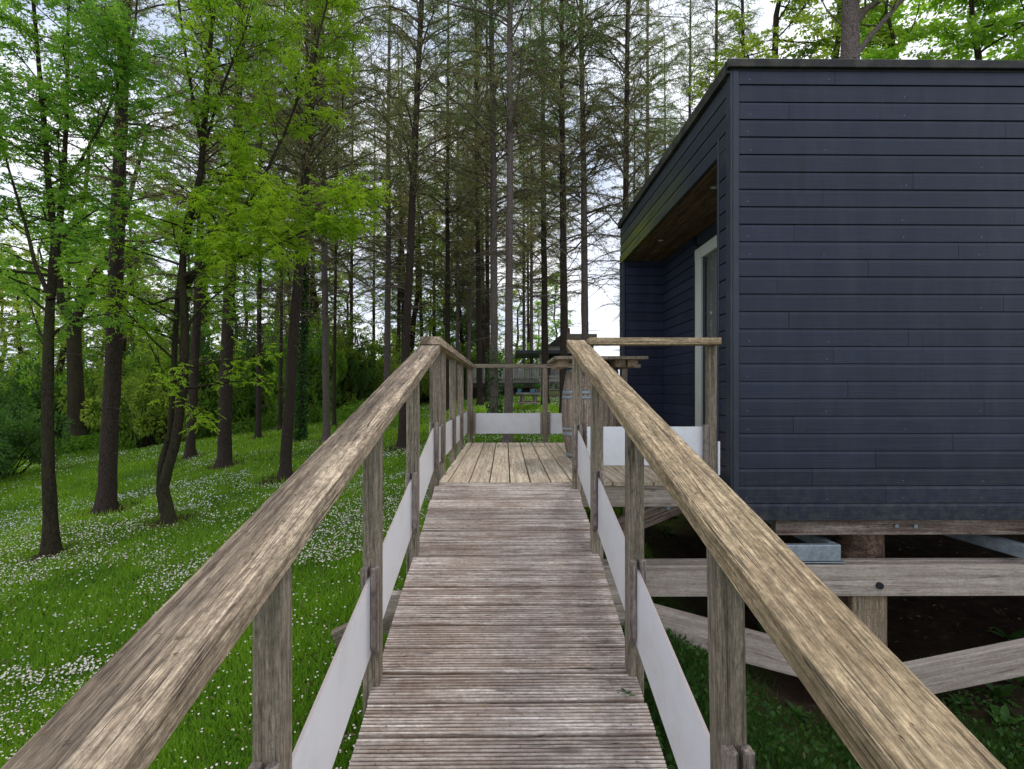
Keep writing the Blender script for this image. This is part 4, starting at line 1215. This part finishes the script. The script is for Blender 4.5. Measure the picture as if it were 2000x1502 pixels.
# ------------------------------------------------------------------ ivy on trunks
def ivy(px, yd, rad, z0, z1, n, label, seed, topx=None):
    r = np.random.default_rng(seed); b0 = P(px, HY, yd); g = G(b0.x, yd)
    th = r.uniform(0, 6.28, n); z = g + z0 + (z1 - z0) * r.random(n) ** 1.2
    lean = 0 if topx is None else (topx - px) / F * yd / 8.0
    rr_ = rad * r.uniform(1.0, 1.7, n)
    pos = np.stack([b0.x + (z - 0) * lean + np.cos(th) * rr_, yd + np.sin(th) * rr_, z], 1)
    d = np.stack([np.cos(th), np.sin(th), r.normal(size=n) * .3 - .5], 1)
    lv, lf = leaves(pos, d, .075, .065, r, .4)
    me = mk_mesh('ivy', lv, lf, [M_ivy], False, np.clip(np.repeat(r.random(n), 4), 0, 1))
    tag(link('ivy', me), label, 'ivy')
ivy(966, 13.2, .10, .0, 2.0, 420, 'ivy climbing the spruce trunk behind the far terrace railing', 91)
for j, (px, by_, wpx, lab) in enumerate(((588, 864, 14, 'ivy-covered trunk just right of the reddish-footed spruce'), (604, 820, 9, 'thin ivy-covered trunk left of the straight pale spruce'))):
    b0 = hit(px, by_)
    put_spruce(1, b0, P(px + 8, 300, b0.y), wpx / F * b0.y * .8, j, lab)
    bb = P(px, HY, b0.y)
    ivy(px, b0.y, wpx / F * b0.y * .45, 0, 5.0, 3200, 'dense ivy wrapping the %s trunk behind the left handrail' % ('thicker' if j == 0 else 'thinner'), 92 + j, px + 6)

# ------------------------------------------------------------------ grass, daisies, weeds
def in_deck(x, y): return ((np.abs(x) < .56) & (y < 4.2)) | ((x > -.5) & (x < 2.3) & (y > 4.1) & (y < 7.2))
r = np.random.default_rng(101)
n = 330000
yy = np.exp(r.uniform(math.log(1.9), math.log(30), n)); s_ = r.uniform(-1.0, .42, n); xx = s_ * yy
k = (r.random(n) > soil_mask(xx, yy) * .97) & ~((xx > 1.6) & (yy > 4.6)) & ~((xx > .45) & (yy < 6.0))
xx, yy = xx[k], yy[k]; n = len(xx)
patchn = vnoise(xx, yy, .8, 102) * .6 + vnoise(xx, yy, 3.0, 103) * .4
L = (.045 + .085 * patchn ** 1.5 * 1.4) * r.uniform(.6, 1.3, n)
W = .0045 * (1 + yy / 5.0)
th = r.uniform(0, 6.28, n); a = np.stack([np.cos(th), np.sin(th), np.zeros(n)], 1)
lean = np.stack([r.normal(size=n) * .5, r.normal(size=n) * .5, np.ones(n)], 1); lean = unit(lean)
p = np.stack([xx, yy, ground(xx, yy) - .005], 1)
v = np.stack([p - a * W[:, None], p + a * W[:, None], p + lean * L[:, None]], 1).reshape(-1, 3)
tn = np.clip(.1 + .75 * patchn + r.normal(size=n) * .16, 0, 1)
me = mk_mesh('grass', v, np.arange(3 * n).reshape(-1, 3), [M_grass], False, np.repeat(tn, 3))
tag(link('grass', me), 'short green lawn grass on the slope left of the ramp', 'grass', None, 'stuff')
# grass on the cabin side, coloured darker to carry the shade there
n = 90000
yy = np.exp(r.uniform(math.log(1.7), math.log(4.6), n)); s_ = r.uniform(.15, 1.05, n); xx = s_ * yy
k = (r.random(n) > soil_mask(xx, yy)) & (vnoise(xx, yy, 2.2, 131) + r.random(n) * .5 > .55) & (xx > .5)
xx, yy = xx[k], yy[k]; n = len(xx)
L = .07 * r.uniform(.6, 1.8, n); W = np.full(n, .0045); th = r.uniform(0, 6.28, n); a = np.stack([np.cos(th), np.sin(th), np.zeros(n)], 1)
lean = unit(np.stack([r.normal(size=n) * .6, r.normal(size=n) * .6, np.ones(n)], 1)); p = np.stack([xx, yy, ground(xx, yy) - .005], 1)
v = np.stack([p - a * W[:, None], p + a * W[:, None], p + lean * L[:, None]], 1).reshape(-1, 3)
me = mk_mesh('shade_painted_grass', v, np.arange(3 * n).reshape(-1, 3), [M_grassd], False, np.repeat(np.clip(r.normal(.5, .25, n), 0, 1), 3))
tag(link('shade_painted_grass', me), 'thin grass coloured dark for the shade between the ramp and the cabin', 'grass', None, 'stuff')
# daisies
n = 320000
yy = np.exp(r.uniform(math.log(2.2), math.log(24), n)); s_ = r.uniform(-1.0, .2, n); xx = s_ * yy
pd = vnoise(xx * .7, yy, .55, 111) * .45 + vnoise(xx * .6, yy, 1.4, 112) * .35 + vnoise(xx, yy, 4.2, 113) * .30
k = (pd + r.normal(size=n) * .07 > .56) & (r.random(n) < np.clip((pd - .48) * 1.7, .03, .36)) & ~in_deck(xx, yy) & (soil_mask(xx, yy) < .3)
k &= (yy > 4.2) | (r.random(n) < .35)
k |= (r.random(n) < .022) & ~in_deck(xx, yy) & (soil_mask(xx, yy) < .1)
xx, yy = xx[k], yy[k]; n = len(xx)
print('daisies', n)
rad = np.where(yy < 4.2, .0056, .0070) * r.uniform(.65, 1.2, n) * (1 + yy / 30)
hz = r.uniform(.03, .085, n)
c = np.stack([xx, yy, ground(xx, yy) + hz], 1)
nrm = unit(np.stack([r.normal(size=n) * .35, r.normal(size=n) * .35 - .15, np.ones(n)], 1))
ax = unit(np.cross(nrm, r.normal(size=(n, 3)))); ay = np.cross(nrm, ax)
ang = np.arange(6) * math.pi / 3
v = c[:, None] + rad[:, None, None] * (ax[:, None] * np.cos(ang)[None, :, None] + ay[:, None] * np.sin(ang)[None, :, None])
tn = np.repeat(np.clip(r.random(n) ** 2 * .92, 0, .92), 6)
k2 = yy < 9; m2 = k2.sum()
v2 = (c[k2] + nrm[k2] * .003)[:, None] + (rad[k2] * .36)[:, None, None] * (ax[k2][:, None] * np.cos(ang)[None, :, None] + ay[k2][:, None] * np.sin(ang)[None, :, None])
V = np.concatenate([v.reshape(-1, 3), v2.reshape(-1, 3)])
me = mk_mesh('daisies', V, np.arange(len(V)).reshape(-1, 6), [M_daisy], False, np.concatenate([tn, np.ones(m2 * 6)]))
tag(link('daisies', me), 'white daisies scattered in drifts over the lawn', 'daisies', None, 'stuff')
# fallen leaves, twigs and needles on the lawn
r = np.random.default_rng(140); n = 5200
yy = np.exp(r.uniform(math.log(2.4), math.log(17), n)); s_ = r.uniform(-1.0, 1.0, n); xx = s_ * yy
nb2 = 2600; ib = r.integers(0, len(BASES), nb2); bb_ = np.array(BASES)[ib]
xx[:nb2] = bb_[:, 0] + r.normal(size=nb2) * bb_[:, 2] * 1.6; yy[:nb2] = bb_[:, 1] + r.normal(size=nb2) * bb_[:, 2] * 1.6
k = ~in_deck(xx, yy); xx, yy = xx[k], yy[k]; n = len(xx)
pos = np.stack([xx, yy, ground(xx, yy) + r.uniform(.004, .05, n)], 1)
lv, lf = leaves(pos, r.normal(size=(n, 3)) * np.array([1, 1, .25]), .045, .017, r)
me = mk_mesh('leaf_litter', lv, lf, [M_litter], False, np.clip(np.repeat(r.random(n), 4), 0, 1))
tag(link('leaf_litter', me), 'brown fallen leaves and twigs round the trunks and on the soil', 'leaf litter', None, 'stuff')
# broad weeds
def weeds(x, y, n, size, seed):
    r = np.random.default_rng(seed); A = Acc()
    for i in range(n):
        th = r.uniform(0, 6.28); el = r.uniform(.2, 1.1); L = size * r.uniform(.6, 1.2)
        bp = curve_pts((0, 0, 0), (math.cos(th) * math.cos(el), math.sin(th) * math.cos(el), math.sin(el)), L, 4, r, (0, 0, -.7), .08)
        side = unit(np.cross(bp[-1] - bp[0], [0, 0, 1.0])); w_ = np.array([.15, .7, 1.0, .75, .05]) * L * .16
        v = np.concatenate([bp + side * w_[:, None] + [0, 0, .004], bp - side * w_[:, None] + [0, 0, .004], bp])
        q = []
        for j in range(4): q += [(10 + j, 11 + j, 1 + j, j), (10 + j, 5 + j, 6 + j, 11 + j)]
        A.add(v, np.array(q), float(np.clip(r.normal(.5, .2), 0, 1)))
    return A
WD = [weeds(0, 0, 22, .15, s).mesh('leaves', M_weed) for s in (1, 2, 3)]
fr = random.Random(77)
spots = [(1880, 1380), (1960, 1420), (1930, 1300), (1985, 1340), (1840, 1440), (1900, 1470), (1970, 1250), (1460, 1150), (1500, 1250), (1340, 1340), (1320, 1220), (1560, 1400), (1500, 1440), (1400, 1290), (1310, 1010), (1240, 1010), (1300, 1045), (1790, 1400), (1990, 1480), (1950, 1365)]
for i, (px, py) in enumerate(spots):
    q = hit(px, py)
    o = link('weed', WD[i % 3], None, None, Matrix.Translation(q) @ Matrix.Rotation(fr.uniform(0, 6), 4, 'Z') @ Matrix.Scale(fr.uniform(.7, 1.2), 4))
    zz = 0 if py < 1060 else 1 if px < 1420 else 2 if px < 1600 else 3 if py > 1400 else 4
    rank = sorted(q_ for q_ in spots if (0 if q_[1] < 1060 else 1 if q_[0] < 1420 else 2 if q_[0] < 1600 else 3 if q_[1] > 1400 else 4) == zz).index((px, py))
    wh = 'under the platform beyond the brace' if py < 1060 else 'between the ramp posts and the first brace' if px < 1420 else 'below the right handrail under the first brace' if px < 1600 else 'in the soil at the lower right corner' if py > 1400 else 'near the right brace by the picture edge'
    tag(o, ('first', 'second', 'third', 'fourth', 'fifth', 'sixth')[rank] + ' leafy weed from the left ' + wh, 'weed', 'weeds in the shade by the cabin')
r = np.random.default_rng(150); n = 16000
yy = np.exp(r.uniform(math.log(1.8), math.log(7.5), n)); s_ = r.uniform(.2, 1.05, n); xx = s_ * yy
k = (vnoise(xx, yy, 1.6, 151) + r.normal(size=n) * .08 > .56) & (xx > .62) & ~((xx > 1.7) & (yy > 4.7)); xx, yy = xx[k], yy[k]; n = len(xx)
pos = np.stack([xx, yy, ground(xx, yy) + r.random(n) ** 2 * .10], 1)
lv, lf = leaves(pos, r.normal(size=(n, 3)) + np.array([0, 0, .4]), .042, .028, r)
me = mk_mesh('ground_cover', lv, lf, [M_weed], False, np.clip(np.repeat(r.normal(.5, .25, n), 4), 0, 1))
tag(link('ground_cover', me), 'low leafy plants covering the shaded soil beside the cabin', 'ground cover', None, 'stuff')
# log in the grass
q = hit(74, 900)
lg = thing('log', q, 'short cut log lying in the grass at the left', 'log')
vv, ff = tube([(q.x - .12, q.y, q.z + .07), (q.x + .1, q.y + .1, q.z + .08), (q.x + .42, q.y + .2, q.z + .08)], [.075, .08, .07], 12)
o = link('wood', mk_mesh('wood', vv, ff, [M_pile], True), lg); o.matrix_basis = WM[lg.name].inverted()
e = link('cut_end', disc_mesh('cut_end', .075, .01, M_beamtop, 14), lg, None, frame((q.x - .12, q.y, q.z + .07), (q.x - .13, q.y - .004, q.z + .07), (0, 0, 1))[0])

# debris on the boards
def sprig(px, py, mat, L, n, name, label, cat, group=None):
    # ray / ramp plane
    m = (HY - py) / F; Yq = (DK - TAN * Y1) / (m - TAN); q = P(px, py, Yq); q.z += .004
    r = np.random.default_rng(int(px)); pos = np.zeros((n, 3)) + r.normal(size=(n, 3)) * L * .25; pos[:, 2] = np.abs(pos[:, 2]) * .3
    lv, lf = leaves(pos, r.normal(size=(n, 3)) * np.array([1, 1, .35]), L, L * .3, r)
    lv[:, 2] = np.abs(lv[:, 2])
    o = link(name, mk_mesh(name, lv, lf, [mat], False, np.clip(np.repeat(r.random(n), 4), 0, 1)), None, None, Matrix.Translation(q) @ Matrix.Rotation(ANG, 4, 'X'))
    tag(o, label, cat, group)
sprig(1228, 1357, M_ivy, .022, 12, 'spruce_sprig', 'small green sprig lying on the ramp beside the right post', 'sprig')
M_rust = leafmat('fallen_leaf_orange', (.35, .14, .04), (.45, .25, .08), .2)
for (px, py) in ((1092, 1368), (925, 1436), (861, 1438), (1034, 1181), (978, 1179), (905, 1062), (866, 1058), (1177, 1400), (944, 1379), (1097, 1186), (826, 1078), (923, 1402), (1092, 1315)):
    sprig(px, py, M_rust, .009, 3, 'fallen_leaf', 'tiny withered orange leaf scrap lying on the grooved ramp boards', 'leaf', 'leaf scraps on the ramp')

r = np.random.default_rng(160)
n = 130; x = r.uniform(-.46, .46, n); y = r.uniform(.6, 4.1, n); z = rz(y) + .004
n2 = 60; x2 = -r.uniform(RIN + .01, ROUT - .01, n2); y2 = r.uniform(.6, 3.6, n2); z2 = -RE + TAN * y2 + .003
n3 = 40; x3 = r.uniform(RIN + .01, ROUT - .01, n3); y3 = r.uniform(.6, 3.9, n3); z3 = -RE + TAN * y3 + .003
pos = np.stack([np.concatenate([x, x2, x3]), np.concatenate([y, y2, y3]), np.concatenate([z, z2, z3])], 1); n = len(pos)
dd = r.normal(size=(n, 3)); dd[:, 2] = dd[:, 1] * TAN
lv, lf = leaves(pos, dd, .011, .004, r); lv[:, 2] = np.maximum(lv[:, 2], np.repeat(pos[:, 2], 4) - .002)
me = mk_mesh('debris', lv, lf, [M_litter], False, np.clip(np.repeat(r.random(n) * .5, 4), 0, 1))
tag(link('debris', me), 'dry needles and bits of twig scattered on the ramp and handrails', 'debris', None, 'stuff')

# ------------------------------------------------------------------ far cabin, picnic table
fc = thing('far_cabin', (.5, 25, G(.5, 25)), 'distant cabin with dark flat canopy roof and pale picket balcony', 'cabin')
Yf = 25.0
def fb(name, x0, y0, x1, y1, Ya, dep, mat, parent=fc, ch=.002):
    a = P(x0, y1, Ya); b_ = P(x1, y0, Ya)
    return box(name, a.x, b_.x, Ya, Ya + dep, a.z, b_.z, mat, parent, ch)
M_greyw = paint('grey_timber', (.30, .28, .27), .8, .2, False, (.14, .12, .11), .4)
M_dk = paint('dark_timber', (.055, .045, .04), .8, .1, False)
M_wallg = paint('grey_blue_wall', (.16, .17, .18), .7, .05, False)
M_pale = paint('pale_balustrade', (.42, .40, .38), .8, .2, False, (.2, .18, .16), .5)
# canopy
fb('roof', 1008, 684, 1108, 690, Yf - 1.0, 4.0, M_navydark)
fb('post', 1054, 690, 1059, 786, Yf - .8, .10, M_greyw)
fb('wall', 1059, 690, 1150, 735, Yf + 1.2, .1, M_core)
fb('wall', 1074, 718, 1150, 748, Yf - .1, .08, M_wallg)
for i in range(6): fb('wall_board', 1076 + i * 4.2, 718, 1079.6 + i * 4.2, 747, Yf - .14, .03, M_greyw)
# deck and balustrade
fb('deck_floor', 915, 741, 1056, 748, Yf, 3.0, M_greyw)
fb('rail', 915, 716, 1056, 718.5, Yf, .05, M_pale)
k = 0
x = 917.0
while x < 1052:
    fb('picket', x, 718.7, x + 3.7, 739.5, Yf + .01, .02, M_pale); x += 4.7
fb('deck_skirt', 915, 748.5, 1056, 757, Yf + .1, .1, M_dk)
for x in (940, 1000, 1045): fb('leg', x, 750, x + 5, 786, Yf + .4, .12, M_dk)
fb('undercroft_shade_sheet', 915, 757, 1056, 782, Yf + 2.2, .1, M_dk)  # dark sheet standing in for the shade under the deck
for y in (733.5, 740.5): fb('stair_rail', 1052, y, 1100, y + 4.2, Yf - 1.4, .05, M_greyw)
for i in range(5): fb('step', 1072, 760 + i * 4.2, 1100, 762 + i * 4.2, Yf - 1.3 - i * .2, .2, M_stainbeam)
# second roof with gable and chimney pipe
gr = thing('far_roof', (4, 33, G(4, 33)), 'dark pitched roof with a black flue pipe behind the spruces', 'roof')
Yr = 33.0
rp = [P(1068, 676, Yr), P(1094, 655, Yr), P(1160, 655, Yr), P(1160, 676, Yr)]
vv = [tuple(p) for p in rp] + [(p.x, p.y + 3, p.z) for p in rp]
me = bpy.data.meshes.new('roof_slope'); me.from_pydata(vv, [], [(0, 1, 2, 3), (7, 6, 5, 4), (0, 4, 5, 1), (1, 5, 6, 2), (2, 6, 7, 3), (3, 7, 4, 0)]); me.materials.append(M_roofcap); bm_fix(me)
o = link('roof_slope', me, gr); o.matrix_basis = WM[gr.name].inverted()
a = P(1111, 672, Yr - 1); b_ = P(1111, 641, Yr - 1)
link('flue_pipe', disc_mesh('flue_pipe', .07, (b_.z - a.z), M_black, 10), gr, None, frame(a, b_, (0, 1, 0))[0])
bb = P(1068, 676, Yr); cc = P(1160, 676, Yr)
box('wall', bb.x + .1, cc.x, Yr + .1, Yr + 2.9, G(4, 33) - .1, bb.z, M_greyw, gr)
fb('wall_board', 1103, 652, 1166, 662, 26, .05, M_post, gr)
# picnic table
Yp = 17.0
pt = thing('picnic_table', (P(1028, 760, Yp).x, Yp, G(.6, Yp)), 'weathered picnic table with blue items underneath beyond the terrace', 'picnic table')
for i in range(4): fb('plank', 1008, 768.5 - i * 0.8, 1057, 770.5 - i * .8, Yp + i * .14, .12, M_greyw, pt)
fb('bench', 1010, 786, 1052, 788.5, Yp - .5, .2, M_stainbeam, pt); fb('bench', 1012, 783, 1054, 785.5, Yp + .9, .2, M_stainbeam, pt)
for x in (1020, 1044):
    fb('leg', x, 771, x + 4.5, 790, Yp + .05, .06, M_stainbeam, pt); fb('leg', x - 4, 771, x, 790, Yp + .5, .06, M_stainbeam, pt)
M_blue = paint('blue_plastic', (.05, .22, .30), .5, .05, False)
for (x0, x1, lab) in ((1011, 1018, 'pale blue box on the left end of the picnic table'), (1036, 1045, 'teal bucket on the right half of the picnic table')):
    o = thing('storage_box', P((x0 + x1) / 2, 768, Yp + .15), lab, 'box')
    fb('box_body', x0, 761, x1, 766.8, Yp + .1, .12, M_blue, o); fb('lid', x0 - .5, 760, x1 + .5, 760.9, Yp + .09, .14, M_greyw, o)
for i, (x0, x1) in enumerate(((1010, 1020), (1046, 1055))):
    o = thing('flower_pot', P((x0 + x1) / 2, 760, Yp + .3), 'potted plant on the %s end of the picnic table' % ('left' if i == 0 else 'right'), 'potted plant')
    fb('pot', x0 + 1, 759.5, x1 - 2, 766.5, Yp + .28, .1, M_stainbeam, o)
    r = np.random.default_rng(i); c0 = P((x0 + x1) / 2, 754, Yp + .33); n = 160
    lv, lf = leaves(np.array(c0) + r.normal(size=(n, 3)) * np.array([.08, .05, .04]), r.normal(size=(n, 3)), .05, .03, r)
    oo = link('leaves', mk_mesh('leaves', lv, lf, [M_weed], False, np.repeat(r.random(n), 4)), o); oo.matrix_basis = WM[o.name].inverted()
# overhead wires
for i, (a, b_) in enumerate((((1170, 541), (1211, 509)), ((1176, 562), (1211, 527)))):
    p0 = P(a[0] - 60, a[1] + 45, 20); p1 = P(b_[0] + 40, b_[1] - 34, 9.5)
    vv, ff = tube([p0, (p0 + p1) / 2 - Vector((0, 0, .05)), p1], [.006] * 3, 5)
    tag(link('overhead_wire', mk_mesh('overhead_wire', vv, ff, [M_black])), '%s of two thin wires running to the far end of the cabin' % ('upper' if i == 0 else 'lower'), 'wire')
tot = sum(len(m_.loops) - 2 * len(m_.polygons) for m_ in bpy.data.meshes)
print('TRIS', tot, 'objects', len(bpy.data.objects))
